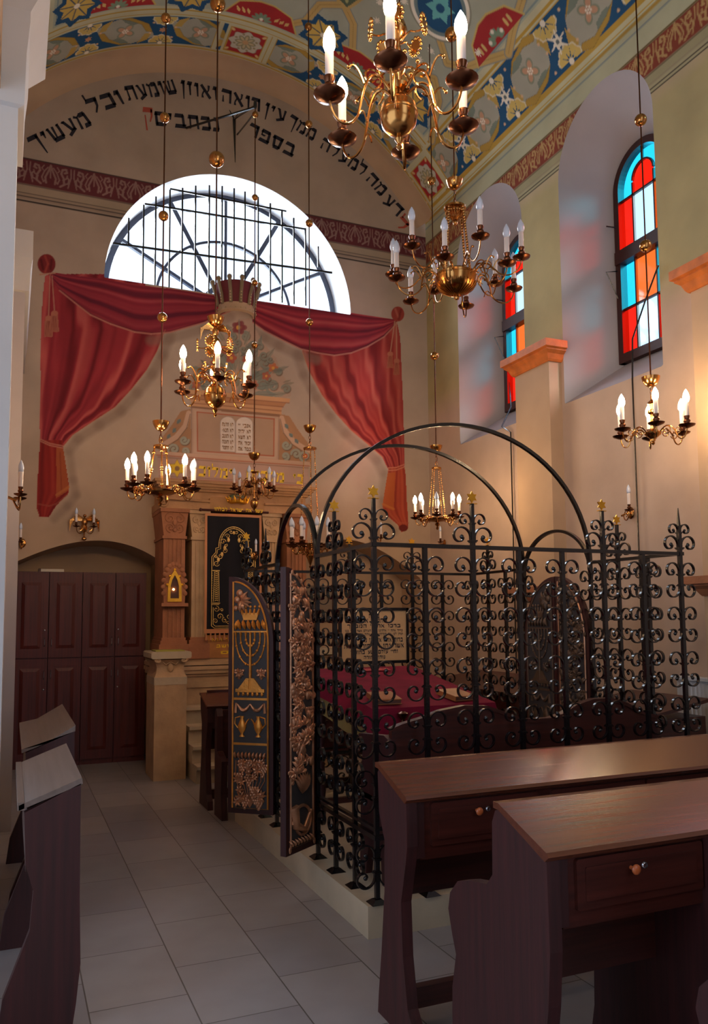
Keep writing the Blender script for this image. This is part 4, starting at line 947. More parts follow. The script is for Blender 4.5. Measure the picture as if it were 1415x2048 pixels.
# eternal lamp niche on the left red pilaster
ln = thing('lamp_niche', 'gilt framed lamp niche with a burning light on the left red pilaster', 'lamp', (1.60, 8.66, 1.78))
b = MB(); P = [(-.11, -.02), (.11, -.02), (.12, .16), (.085, .30), (.03, .39), (0, .42), (-.03, .39), (-.085, .30), (-.12, .16)]; b.prism(P, 1, -.03, .0)
for k in range(14): a = -.3 + (PI + .6) * k / 13; b.ball((.115 * math.cos(a), -.025, .16 + .24 * math.sin(a)), .028, 6, (1, .5, 1))
b.build('stone_surround', M['redstone'], ln, smooth=True)
b = MB().box(-.14, .14, -.07, 0, -.05, -.015); b.build('shelf', M['redstone'], ln)
b = MB(); O = [(-.075, 0), (-.07, .18), (-.045, .27), (0, .34), (.045, .27), (.07, .18), (.075, 0)]; I = [(-.045, .035), (-.043, .17), (-.028, .23), (0, .285), (.028, .23), (.043, .17), (.045, .035)]
b.add([(x, -.05, z) for x, z in O] + [(x, -.05, z) for x, z in I] + [(x, -.03, z) for x, z in O], [(i, i + 1, 8 + i, 7 + i) for i in range(6)] + [(6, 0, 7, 13)] + [(i, i + 1, 15 + i, 14 + i) for i in range(6)])
for k in range(9): t = k / 8; x, z = (-.075 + .0 * t, .3 * t); 
for x, z in O[1:-1]: b.ball((x * 1.1, -.045, z), .016, 6, (1, .5, 1))
b.build('gilt_frame', M['gold'], ln)
b = MB(); b.add([(x, -.036, z) for x, z in I], [tuple(range(7))]); b.build('niche_back', mat('dark_niche', (70, 36, 26), .6), ln)
b = MB().ball((-.012, -.045, .13), .011, 8); b.build('flame', emit('eternal_light', (255, 190, 110), 25), ln)

# steps and the two parapets
st = thing('altar_steps', 'four worn stone steps rising to the ark', 'stairs', (2.3, 8.2, 0))
for k, (y, z) in enumerate([(7.88, .17), (8.04, .34), (8.22, .51), (8.46, .68)]):
    b = MB(); x0, x1 = (1.70, 2.95) if k < 1 else (1.69, 2.93)
    b.prism([(y - 8.2 + .05, z - .17), (y - 8.2 + .05, z - .05), (y - 8.2 + .015, z - .035), (y - 8.2, z - .03), (y - 8.2, z), (.52, z), (.52, z - .17)], 0, x0 - 2.3, x1 - 2.3); b.build('step', M['limestone'], st)
for x0, x1, nm, lb in ((1.34, 1.66, 'parapet', 'sandstone parapet with scrolled capital left of the altar steps'), (2.98, 3.30, 'parapet', 'sandstone parapet with scrolled capital right of the altar steps, behind the railing')):
    t = thing(nm, lb, 'parapet', ((x0 + x1) / 2, 8.24, 0), group='parapets flanking the altar steps'); w = (x1 - x0) / 2
    b = MB().box(-w, w, 0, .49, 0, .94); b.build('shaft', M['sandstone'], t)
    b = MB().box(-w - .004, w + .004, -.004, .49, .94, 1.015); b.build('necking', M['limestone'], t)
    b = MB(); prof = [(0, 1.015), (-.02, 1.06), (-.025, 1.11), (-.01, 1.16), (.02, 1.19)]
    vs_ = []
    for e, z in prof: vs_ += [(-w - e, -e, z), (w + e, -e, z), (w + e, .49, z), (-w - e, .49, z)]
    n = len(prof); b.add(vs_, [(i * 4 + j, i * 4 + (j + 1) % 4, (i + 1) * 4 + (j + 1) % 4, (i + 1) * 4 + j) for i in range(n - 1) for j in range(4)])
    for s in (-1, 1): P = spiral(0, 0, .035, .008, 90, 90 - s * 400, 16); b.tube([(s * w * .8 + p[0], -.02, 1.185 + p[1] * .6) for p in P], .014, 6)
    b.ball((0, .01, 1.11), .035, 8, (.8, .4, 1.3)); b.tube([(-.08, .008, 1.17), (-.05, .005, 1.14), (0, .005, 1.165), (.05, .005, 1.14), (.08, .008, 1.17)], .006, 5)
    b.build('scroll_capital', M['sandstone'], t, smooth=True)
    b = MB().box(-w - .04, w + .04, -.04, .49, 1.20, 1.27, .012); b.build('cap_slab', M['limestone'], t)
bk = thing('prayer_card', 'flat yellow green cloth board lying on the left parapet', 'board', (1.5, 8.3, 1.272)); MB().box(-.15, .14, -.05, .22, 0, .012).build('board', M['marker'], bk)
MB().box(-.02, .14, -.052, -.05, .012, .014).build('edge', M['leather_edge'], bk)

# ------------------------------------------------------------------ cabinets in the left niche
XC = [.05, .45, .84, 1.16, 1.47]; XC = [onY(x, 1200, 9.5)[0] for x in (30, 98, 165, 231, 293)]; XC[0] = .03
whichc = ['leftmost, beside the white pilaster', 'second from the left', 'third from the left', 'rightmost, next to the altar']
for k in range(4):
    x0, x1 = XC[k], XC[k + 1]; w = (x1 - x0)
    t = thing('tall_cabinet', 'dark mahogany two-door cabinet in the arched niche, ' + whichc[k], 'cabinet', ((x0 + x1) / 2, 9.5, 0), group='cabinets in the niche')
    b = MB().box(-w / 2 + .002, w / 2 - .002, .022, .42, 0, 2.13); b.build('carcass', M['cab'], t)
    for z0, z1 in ((.06, 1.17), (1.185, 2.11)):
        b = MB(); a = w / 2 - .006; b.box(-a, a, 0, .022, z0, z1, .004)
        i0, i1, j0, j1 = -a + .052, a - .052, z0 + .08, z1 - .08
        b.add([(i0, -.0005, j0), (i1, -.0005, j0), (i1, -.0005, j1), (i0, -.0005, j1), (i0 + .02, .010, j0 + .02), (i1 - .02, .010, j0 + .02), (i1 - .02, .010, j1 - .02), (i0 + .02, .010, j1 - .02)], [(0, 1, 5, 4), (1, 2, 6, 5), (2, 3, 7, 6), (3, 0, 4, 7)])
        b.add([(i0 + .02, -.001, j0 + .02), (i1 - .02, -.001, j0 + .02), (i1 - .02, -.001, j1 - .02), (i0 + .02, -.001, j1 - .02), (i0 + .055, -.012, j0 + .055), (i1 - .055, -.012, j0 + .055), (i1 - .055, -.012, j1 - .055), (i0 + .055, -.012, j1 - .055)], [(0, 1, 5, 4), (1, 2, 6, 5), (2, 3, 7, 6), (3, 0, 4, 7), (4, 5, 6, 7)])
        dr = b.build('door', M['cab'], t)
        s = 1 if k % 2 == 0 else -1; hz = z0 + .17 if z0 > 1 else z1 - .17
        h = MB(); h.tube([(s * (a - .03), 0, hz - .05), (s * (a - .03), -.02, hz - .03), (s * (a - .03), -.022, hz + .03), (s * (a - .03), 0, hz + .05)], .005, 6); h.build('handle', M['steel'], dr, smooth=True)
        if k in (0, 3): h = MB().ball((s * (a - .03), -.004, hz + (.13 if z0 > 1 else -.16)), .011, 8, (1, .5, 1)); h.build('lock', M['steel'], dr, smooth=True)
t = thing('book', 'closed pale book lying flat on top of the left niche cabinets', 'book', (.42, 9.55, 2.131)); MB().box(-.13, .12, -.02, .14, 0, .03).build('pages', M['paper'], t); MB().box(-.145, -.12, -.03, .14, 0, .034).build('spine', M['leather_edge'], t)
t = thing('wall_cupboard', 'grey framed shallow cupboard on the end wall behind the railing', 'cupboard', (3.72, 9.2, 1.55))
t.location = (3.62, 9.75, 1.55); MB().box(-.24, .24, -.04, 0, 0, .46).build('frame', mat('grey_frame', (120, 104, 90), .7), t); MB().box(-.20, .20, -.05, -.04, .04, .42).build('panel', mat('grey_panel', (140, 122, 104), .7), t)

# ------------------------------------------------------------------ stone platform
t = MB().box(1.68, 4.0, 3.80, 6.39, 0, .16, .0); plat = thing('bema_platform', 'low pale limestone platform carrying the iron railing', 'platform', (0, 0, 0))
t.build('platform_slab', M['limestone'], plat)

# ------------------------------------------------------------------ wrought iron enclosure
X0, X1, Y0, Y1, YG0, YG1 = 1.745, 3.85, 3.83, 6.32, 4.68, 5.50
ZR, ZB, ZP = 1.97, .48, .16
def scroll_mesh():
    """one mirrored pair of C scrolls with the collar that ties it to its post"""
    b = MB()
    for s in (-1, 1):
        P = [(.012, -.012), (.013, .012)] + spiral(.072, .014, .060, .017, 182, -165, 24)
        n = len(P); pts = [(s * x, 0, z) for x, z in P]
        b.tube(pts, .005, flat=(.0036, .0085, (0, 1, 0))); e = pts[-1]
        b.ball((e[0] + s * .008, 0, e[2] + .003), .0120, 7, (1, .8, 1))
    b.box(-.020, .020, -.020, .020, -.012, -.004); b.box(-.016, .016, -.016, .016, -.018, -.012)
    return b.mesh('scroll_pair', M['iron'], True, 50)
SCR = scroll_mesh()
LEV = [(1.86 - .276 * k, 1) for k in range(5)] + [(1.773 - .276 * k, -1) for k in range(5)] + [(.385, 1), (.30, -1)]
def star_mesh():
    b = MB(); P = star(6, .034, .019, 0, .034); b.prism(P, 1, -.004, .004); b.box(-.03, .03, -.008, .008, -.004, .0); return b.mesh('star_finial', M['gold'])
STAR = star_mesh()
def post_mesh(kind):
    b = MB(); r = .0115
    b.box(-r, r, -r, r, ZP, ZR if kind == 'short' else ZR + .14)
    b.add([(-.045, -.045, ZP), (.045, -.045, ZP), (.045, .045, ZP), (-.045, .045, ZP), (-.02, -.02, ZP + .02), (.02, -.02, ZP + .02), (.02, .02, ZP + .02), (-.02, .02, ZP + .02)], [(0, 1, 5, 4), (1, 2, 6, 5), (2, 3, 7, 6), (3, 0, 4, 7), (4, 5, 6, 7)])
    if kind == 'star': b.box(-r * .8, r * .8, -r * .8, r * .8, ZR + .14, ZR + .255)
    if kind == 'spear': b.add([(-r, -r, ZR + .14), (r, -r, ZR + .14), (r, r, ZR + .14), (-r, r, ZR + .14), (-.002, -.002, ZR + .30), (.002, -.002, ZR + .30), (.002, .002, ZR + .30), (-.002, .002, ZR + .30)], [(0, 1, 5, 4), (1, 2, 6, 5), (2, 3, 7, 6), (3, 0, 4, 7), (4, 5, 6, 7)])
    return b.mesh('post', M['iron'])
POST = {k: post_mesh(k) for k in ('short', 'star', 'spear')}
def railing(name_lb, p0, p1, posts, first=True, last=True, skip_low=False):
    """posts: list of (distance, kind); a panel of rails, posts and scroll pairs standing on the platform"""
    L = math.hypot(p1[0] - p0[0], p1[1] - p0[1]); rz = math.atan2(p1[1] - p0[1], p1[0] - p0[0])
    t = thing('iron_railing', name_lb, 'railing', (p0[0], p0[1], 0), rz, 'wrought iron railing panels round the bema')
    b = MB().box(-.02, L + .02, -.016, .016, ZR, ZR + .021); b.build('top_rail', M['iron'], t)
    b = MB().box(-.01, L + .01, -.014, .014, ZB - .012, ZB + .012); b.box(-.01, L + .01, -.012, .012, ZB + .035, ZB + .05); b.build('bottom_rail', M['iron'], t)
    for d_, kind in posts:
        po = part('post', POST[kind], t, loc=(d_, 0, 0))
        for z, s in LEV: part('scroll_pair', SCR, t, loc=(d_, 0, z), sc_=(1, 1, s * 1.0) if s > 0 else (1, 1, -1))
        if kind != 'short':
            part('scroll_pair', SCR, t, loc=(d_, 0, ZR + .055), sc_=(1.08, 1, 1.05)); part('scroll_pair', SCR, t, loc=(d_, 0, ZR + .15), sc_=(.72, 1, .75))
        if kind == 'star': part('star_finial', STAR, t, loc=(d_, 0, ZR + .257), rz=-rz)
    return t
LX = X1 - X0
railing('near long side of the black iron railing with seven scroll panels facing the pews', (X0, Y0), (X1, Y0), [(LX * k / 7, ['star', 'short', 'star', 'short', 'short', 'star', 'short', 'spear'][k]) for k in range(8)])
railing('short black iron railing between the near left corner and the open gate', (X0, YG0), (X0, Y0), [(0.0, 'short'), ((YG0 - Y0) * .34, 'star'), ((YG0 - Y0) * .67, 'short')])
railing('short black iron railing beyond the open gilded gate on the aisle side', (X0, Y1), (X0, YG1), [(.0, 'star'), (.27, 'short'), (.54, 'spear'), (Y1 - YG1, 'short')])
railing('short black iron railing between the near right corner and the closed gate', (X1, Y0), (X1, YG0), [(.28, 'short'), (.56, 'star'), (YG0 - Y0, 'short')])
railing('short black iron railing beyond the closed dark gate by the window wall', (X1, YG1), (X1, Y1), [(.0, 'short'), (.27, 'short'), (.54, 'star'), (Y1 - YG1, 'short')])
railing('far long side of the black iron railing in front of the ark', (X0, Y1), (X1, Y1), [(LX * k / 7, ['short', 'short', 'short', 'star', 'short', 'star', 'short', 'short'][k]) for k in range(1, 7)])
def iron_arch(lb, P, name='iron_arch', r=.013):
    t = thing(name, lb, 'arch', P[0], group='iron hoops over the bema'); o = Vector(P[0])
    b = MB(); ax = (Vector(P[-1]) - Vector(P[0])).cross(Vector((0, 0, 1))).normalized(); b.tube([Vector(p) - o for p in P], r, flat=(.011, .014, tuple(ax))); b.build('hoop', M['iron'], t)
def halfell(a, c_, z0, h, n=40): return [(a[0] + (c_[0] - a[0]) * (1 - math.cos(PI * k / n)) / 2, a[1] + (c_[1] - a[1]) * (1 - math.cos(PI * k / n)) / 2, z0 + h * math.sin(PI * k / n)) for k in range(n + 1)]
iron_arch('wide black iron hoop spanning the near ends of both gates', halfell((X0, YG0, 0), (X1, YG0, 0), ZR, .93))
iron_arch('wide black iron hoop spanning the far ends of both gates', halfell((X0, YG1, 0), (X1, YG1, 0), ZR, .95))
iron_arch('narrow iron hoop over the open gilded gate', halfell((X0, YG0, 0), (X0, YG1, 0), ZR - .05, .43))
iron_arch('narrow iron hoop over the closed dark gate by the window wall', halfell((X1, YG0, 0), (X1, YG1, 0), ZR - .05, .33))

# ------------------------------------------------------------------ carved gate leaves
def leaf_outline(w, z0, zs, zt, n=14): return [(0, z0), (0, zs)] + [(w * (math.sin(PI / 2 * k / n)) if False else w * (1 - math.cos(PI / 2 * k / n)), zs + (zt - zs) * math.sin(PI / 2 * k / n)) for k in range(1, n + 1)] + [(w, z0)]
def gate(lb, hinge, free, style, flip, dark=False, group='carved gate leaves'):
    """u runs from hinge (0) to the free edge (w); the decorated face is local -Y (flip=+1) or +Y"""
    w = math.hypot(free[0] - hinge[0], free[1] - hinge[1]); rz = math.atan2(free[1] - hinge[1], free[0] - hinge[0])
    t = thing('carved_gate', lb, 'gate', (hinge[0], hinge[1], 0), rz, group); th_ = .020
    z0, zs, zt = .235, 1.42, 1.90
    rim = lambda e: [(e, z0 + e)] + [(e, zs)] + [((w - e) - (w - 2 * e) * math.cos(PI / 2 * k / 16), zs + (zt - zs - e) * math.sin(PI / 2 * k / 16)) for k in range(1, 17)] + [(w - e, z0 + e)]
    MB().prism(rim(0), 1, -th_, th_).build('frame', M['wood_z'], t)
    fy = -flip * (th_ + .001)
    gm = M['giltwood'] if not dark else M['dullgold']; bm = M['slate'] if not dark else mat('dark_grey_paint', (52, 48, 52), .6)
    MB().prism(rim(.032), 1, fy, fy - flip * .002).build('painted_panel', bm, t)
    b = MB(); rr = rim(.038); b.tube([(x, fy - flip * .004, z) for x, z in rr], .007, 6, closed=True)
    b.build('gilded_border', gm if style != 'fruit' else M['carved'], t, smooth=True)
    Y_ = fy - flip * .006
    rs = random.Random(5 if style == 'menorah' else 11)
    def blob(b, u, z, r, sq=(1, .45, 1)): b.ball((u, Y_, z), r, 7, sq)
    def petal(b, u, z, L, a, wd=.35): b.tube([(u + L * q * math.cos(a), Y_ - flip * .012 * math.sin(PI * q), z + L * q * math.sin(a)) for q in (0, .25, .5, .75, 1)], [.002, L * wd * .4, L * wd * .5, L * wd * .35, .001], 5)
    def flower(b, u, z, r, n=6):
        a0 = rs.random() * 6
        for k in range(n): petal(b, u, z, r * 1.25, a0 + 2 * PI * k / n, .45)
        blob(b, u, z, r * .38)
    def grapes(b, u, z, r):
        for i in range(4):
            for j in range(4 - i): blob(b, u + (j - (3 - i) / 2) * r * .9, z - i * r * .8, r * .5)
    c = w / 2
    if style == 'menorah':
        g_, s_ = MB(), MB()
        zz = lambda py: .235 + (1625 - py) * (1.665 / 467)
        # bands
        for py in (1402, 1490): g_.box(.04, w - .04, min(Y_, fy), max(Y_, fy), zz(py) - .008, zz(py) + .008)
        # menorah
        zb, zt_ = zz(1392), zz(1275); top = zt_
        g_.tube([(c, Y_, zb + .03), (c, Y_, top)], [.012, .008], 7)
        for k, R in enumerate((.035, .075, .112)):
            zc = top - .02
            P = [(c + R * math.cos(a), Y_, zc + (R * 1.75) * math.sin(a)) for a in [PI + PI * q / 20 for q in range(21)]]
            g_.tube(P, .0055, 5)
            for q in (2, 5, 8, 12, 15, 18): g_.ball((P[q][0], Y_ - flip * .003, P[q][2]), .010, 6, (1, .6, 1))
            for s in (-1, 1): g_.tube([(c + s * R, Y_, zc), (c + s * R, Y_, top + .02)], [.005, .010], 5)
        g_.tube([(c, Y_, top - .02), (c, Y_, top + .02)], [.005, .010], 5)
        for k in range(-3, 4): petal(g_, c + k * .0375, top + .035, .075, PI / 2 - .25 * (1 if k < 3 else -1), .4)
        g_.box(.045, w - .045, Y_ - .004, Y_ + .004, top + .016, top + .026)
        g_.prism([(c - .09, zb + .035), (c + .09, zb + .035), (c + .03, zb + .11), (c - .03, zb + .11)], 1, Y_ - .008, Y_ + .008); g_.box(c - .11, c + .11, Y_ - .01, Y_ + .01, zb + .012, zb + .035)
        for k in range(6): g_.ball((c - .09 + .036 * k, Y_, zb), .012, 6, (1, .6, 1.3))
        # crown
        zc = zz(1246); g_.prism([(c - .05, zc), (c + .05, zc), (c + .065, zc + .05), (c - .065, zc + .05)], 1, Y_ - .008, Y_ + .008)
        for k in range(5): u = c - .07 + .035 * k; g_.tube([(c + (u - c) * .8, Y_, zc + .04), (u, Y_, zc + .08)], [.012, .007], 5); g_.ball((u, Y_, zc + .095), .011, 6, (1, .6, 1))
        # jugs
        for s in (-1, 1):
            u = c + s * .062; zj = zz(1476); k0 = len(g_.v)
            g_.lathe([(.022, 0), (.008, .02), (.028, .05), (.034, .075), (.020, .105), (.011, .125), (.016, .145)], 12); 
            for i in range(k0, len(g_.v)): p = g_.v[i]; g_.v[i] = (u + p[0], Y_ + p[1] * .45, zj + p[2])
            g_.tube([(u + s * .015, Y_, zj + .14), (u + s * .05, Y_, zj + .13), (u + s * .055, Y_, zj + .09), (u + s * .03, Y_, zj + .06)], .005, 5)
            g_.tube([(u - s * .02, Y_, zj + .07), (u - s * .04, Y_, zj + .11), (u - s * .055, Y_, zj + .125)], [.008, .005, .004], 5)
            # swag
            P = [(c + s * (.0 + .10 * q), Y_, zz(1412) - .045 * math.sin(PI * q)) for q in [i / 8 for i in range(9)]]; s_.tube(P, [.006 + .008 * math.sin(PI * i / 8) for i in range(9)], 6)
            s_.tube([(c + s * .108, Y_, zz(1410)), (c + s * .112, Y_, zz(1410) - .07)], [.008, .012], 5)
            flower(s_, c + s * .085, zz(1352), .032); grapes(s_, c + s * .085, zz(1352) + .02, .022)
        for u, z, r in [(w - .09, zz(1192), .028), (w - .12, zz(1200), .028), (w - .07, zz(1205), .026), (w - .14, zz(1212), .022), (w - .10, zz(1215), .028), (w - .06, zz(1222), .02)]: blob(s_, u, z, r, (1, .6, 1))
        for a in (3.3, 3.7, 2.9, 4.3, 4.8, 2.2): petal(s_, w - .10, zz(1208), .085, a, .35)
        for k in range(34):
            u = .075 + rs.random() * (w - .15); z = zz(1604) + rs.random() * .30; flower(s_, u, z, .024 + .012 * rs.random()) if k % 2 else grapes(s_, u, z, .022)
        for k in range(9):
            u = c + (k - 4) * .028; s_.tube([(c, Y_, zz(1612)), (u, Y_, zz(1560)), (u * .95 + c * .05, Y_, zz(1512 + rs.random() * 12))], .004, 5); petal(s_, u * .95 + c * .05, zz(1518), .045, PI / 2 + (4 - k) * .05, .5)
        g_.build('gilded_menorah_relief', gm, t, smooth=True, ang=60); s_.build('fruit_and_flower_relief', M['carved'] if not dark else gm, t, smooth=True, ang=60)
    else:
        s_ = MB()
        P = []
        for k in range(40): q = k / 39; P.append((c + .06 * math.sin(q * 14), Y_, z0 + .35 + q * 1.15))
        s_.tube(P, .007, 6)
        for k in range(120):
            q = rs.random(); z = z0 + .42 + q * 1.14; u = c + (rs.random() - .5) * (w - .11); 
            if u < .05 + max(0, z - zs - .1) * .4: continue
            f_ = k % 4
            if f_ == 0: flower(s_, u, z, .030)
            elif f_ == 1: grapes(s_, u, z, .026)
            elif f_ == 2: blob(s_, u, z, .024, (1, .7, 1.2))
            else:
                for a in (0.6, 1.4, 2.2): petal(s_, u, z, .06, a + rs.random(), .45)
        # palm fan, vase and shofar at the foot
        for k in range(7): petal(s_, c, z0 + .33, .13, PI / 2 + (k - 3) * .22, .22)
        s_.tube([(c - .09, Y_, z0 + .22), (c - .02, Y_, z0 + .12), (c + .07, Y_, z0 + .16), (c + .09, Y_, z0 + .27)], [.012, .022, .03, .036], 8)
        P = spiral(c, z0 + .17, .10, .07, 0, 330, 24); s_.tube([(x, Y_, z) for x, z in P], .010, 6)
        for k in range(8): petal(s_, .05 + k * (w - .1) / 7, z0 + .045, .05, .9, .4)
        for x, z in rim(.03)[::2]: s_.ball((x, Y_, z), .012, 5, (1, .6, 1.6))
        s_.build('fruit_and_flower_relief', M['carved'] if not dark else gm, t, smooth=True, ang=60)
    return t
gate('open carved gate leaf with gilded crown, menorah and two jugs', (X0 - .02, YG1), (1.46, 5.72), 'menorah', -1)
gate('open gate leaf carved with bronze fruit and flowers, nearest the aisle', (X0 - .02, YG0 + .03), (1.475, 4.53), 'fruit', -1)
gate('closed dark carved gate leaf with menorah on the window side, left one', (X1, YG1 - .02), (X1, 5.08), 'menorah', 1, dark=True)
gate('closed dark carved gate leaf on the window side, right one', (X1, YG0 + .02), (X1, 5.07), 'fruit', -1, dark=True)
# ------------------------------------------------------------------ reading table, bench and books inside the railing
tb = thing('reading_table', 'sloping reading table under a burgundy velvet cloth inside the railing', 'table', (2.45, 5.0, .16))
b = MB(); zf, zb_ = .88, 1.05      # front and back heights above the platform
TX0, TX1, TY0, TY1 = -.42, .42, -.52, .62
b.prism([(TY0 + .03, 0.80), (TY0 + .03, zf - .02), (TY1 - .03, zb_ - .02), (TY1 - .03, .80)], 0, TX0 + .03, TX1 - .03); b.build('table_top', M['wood_x'], tb)
for sx in (-1, 1):
    for sy in (TY0 + .08, TY1 - .08):
        MB().lathe([(.03, 0), (.035, .05), (.02, .08), (.035, .2), (.022, .5), (.035, .6), (.035, .8)], 10, (sx * .36, sy, 0)).build('leg', M['wood_z'], tb, smooth=True)
MB().box(-.35, .35, TY0 + .06, TY0 + .10, .10, .14).build('stretcher', M['wood_x'], tb); MB().box(-.35, .35, TY1 - .10, TY1 - .06, .10, .14).build('stretcher', M['wood_x'], tb)
cl = thing('velvet_table_cloth', 'burgundy velvet cloth draped over the reading table', 'cloth', (2.45, 5.0, .16))
def drape_cloth(b, grow, drop, n=26, wav=.012, fr=9):
    """cloth: sloped top plus a hanging skirt with soft folds"""
    x0, x1, y0, y1 = TX0 - grow, TX1 + grow, TY0 - grow, TY1 + grow
    per = []
    for k in range(n): per.append((x0 + (x1 - x0) * k / n, y0))
    for k in range(n): per.append((x1, y0 + (y1 - y0) * k / n))
    for k in range(n): per.append((x1 - (x1 - x0) * k / n, y1))
    for k in range(n): per.append((x0, y1 - (y1 - y0) * k / n))
    hz = lambda y: zf + (zb_ - zf) * (y - TY0) / (TY1 - TY0) + .006 + grow * .4
    N = len(per); rows = []
    for j, q in enumerate((0, .12, .5, 1)):
        row = []
        for i, (x, y) in enumerate(per):
            L = math.hypot(x, y); w = wav * q * math.sin(i * fr * 2 * PI / N) + .03 * q
            corner = min(abs(x - x0), abs(x - x1)) + min(abs(y - y0), abs(y - y1)); dd = drop * (1 + .35 * max(0, 1 - corner / .35))
            row.append((x + w * x / L, y + w * y / L, hz(y) - q * dd))
        rows.append(row)
    vs_ = [p for r in rows for p in r]; b.add(vs_, [(j * N + i, j * N + (i + 1) % N, (j + 1) * N + (i + 1) % N, (j + 1) * N + i) for j in range(3) for i in range(N)])
    b.add([(x, y, hz(y)) for x, y in per], [tuple(range(N))[::-1]])
b = MB(); drape_cloth(b, .012, .12); b.build('velvet_top', M['velvet'], cl, smooth=True, ang=50)
lc = thing('yellow_under_cloth', 'yellow fringed under cloth hanging below the burgundy velvet', 'cloth', (2.45, 5.0, .16)); b = MB(); drape_cloth(b, .004, .22, wav=.006); b.v = [(x, y, z - .012) for x, y, z in b.v]; b.build('fringed_cloth', M['lining'], lc, smooth=True, ang=50)
def on_table(y): return .16 + zf + (zb_ - zf) * (y - 5.0 - TY0) / (TY1 - TY0) + .013
slope = math.atan((zb_ - zf) / (TY1 - TY0))
t = thing('embroidered_panel', 'small red embroidered strip at the head of the velvet cloth', 'cloth', (2.50, 5.50, on_table(5.50) + .004), rot=(slope, 0, 0)); MB().box(-.12, .12, -.035, .035, 0, .004).build('strip', mat('red_embroidery', (170, 60, 60), .8, var=.4, scale=60), t)
for x, y, rz, lb in ((2.17, 4.63, -.1, 'brown prayer book lying at the left front of the velvet cloth'), (2.68, 4.62, .12, 'brown prayer book lying at the right front of the velvet cloth')):
    t = thing('prayer_book', lb, 'book', (x, y, on_table(y) + .004), rot=(slope, 0, rz), group='books on the reading table')
    MB().box(-.075, .075, -.10, .10, .004, .026).build('pages', M['leather_edge'], t); MB().box(-.08, .08, -.105, .105, .026, .032).box(-.08, .08, -.105, .105, 0, .004).box(-.083, -.078, -.105, .105, 0, .032).build('cover', M['leather'], t)
cs = thing('brass_candlestick', 'slim dark brass candlestick standing before the reading table', 'candlestick', (2.20, 4.43, .16))
MB().lathe([(.04, 0), (.04, .015), (.02, .04), (.012, .08), (.018, .3), (.010, .32), (.010, .65), (.022, .68), (.012, .72), (.012, .82), (.03, .84), (.035, .86), (.012, .87)], 12).build('stem', M['darkbrass'], cs, smooth=True)
bn = thing('curved_bench', 'mahogany bench with double humped backrest inside the railing', 'bench', (0, 3.98, .16))
B = [(1.90, .99), (1.96, 1.01), (2.08, 1.035), (2.20, 1.07), (2.35, 1.09), (2.50, 1.08), (2.62, 1.04), (2.73, 1.0), (2.80, .99), (2.93, .99), (3.02, 1.01), (3.12, 1.055), (3.25, 1.085), (3.38, 1.085), (3.5, 1.05), (3.6, 1.0), (3.68, .975), (3.74, .96)]
MB().prism([(1.90, .36)] + B + [(3.74, .36)], 1, -.018, .018).xf(Matrix.Translation((0, 0, -.16))).build('backrest', M['wood_x'], bn)
b = MB(); b.tube([(x, -.004, z - .16 + .004) for x, z in B], .02, 6, flat=(.010, .026, (0, 1, 0))); b.build('back_rail', M['wood_x'], bn)
MB().box(1.88, 3.74, .0, .40, .42, .45).build('seat', M['wood_x'], bn)
for x in (1.90, 3.72):
    MB().prism([(-.02, 0), (-.02, .78), (.04, .80), (.38, .77), (.40, .73), (.33, .68), (.36, .45), (.38, 0), (.30, 0), (.26, .16), (.1, .2), (.08, 0)], 0, x - .02, x + .02).build('side_panel', M['wood_z'], bn)

# signs inside the far railing
s1 = thing('blessing_board', 'framed tan board with black Hebrew blessings on the far railing', 'sign', (2.86, 6.285, 1.44))
MB().box(-.305, .305, 0, .014, -.215, .225).build('board', M['sign'], s1)
MB().box(-.325, .325, -.012, .018, .215, .24).box(-.325, .325, -.012, .018, -.235, -.21).box(-.325, -.303, -.012, .018, -.235, .24).box(.303, .325, -.012, .018, -.235, .24).build('frame', M['iron'], s1)
b = MB()
for txt, w, z, h in [('ברכת', .10, .17, .035), ('התורה את', .24, .13, .035), ('ברכו את יי המברך', .50, .085, .028), ('ברוך אתה יי אלהינו מלך העולם אשר בחר בנו', .54, .045, .018), ('ונתן לנו את תורתו ברוך אתה יי נותן התורה', .54, .015, .018), ('ברוך אתה אלהינו מלך העולם', .54, -.035, .034), ('אשר נתן לנו תורת אמת', .56, -.085, .034), ('וחיי עולם נטע בתוכנו', .44, -.135, .030), ('נותן התורה', .20, -.18, .026)]:
    write(b, HB(txt), (-w / 2, z), (w / 2, z), h, -.002, off=.015)
b.build('lettering', M['ink'], s1)
s2 = thing('prayer_board', 'narrow framed board on the far railing half hidden by the open gate leaf', 'sign', (2.12, 6.285, 1.52))
MB().box(-.17, .17, 0, .014, -.20, .20).build('board', mat('pinkish_board', (216, 158, 118), .7), s2); MB().box(-.19, .19, -.01, .018, .19, .21).box(-.19, .19, -.01, .018, -.21, -.19).box(-.19, -.17, -.01, .018, -.21, .21).box(.17, .19, -.01, .018, -.21, .21).build('frame', M['iron'], s2)

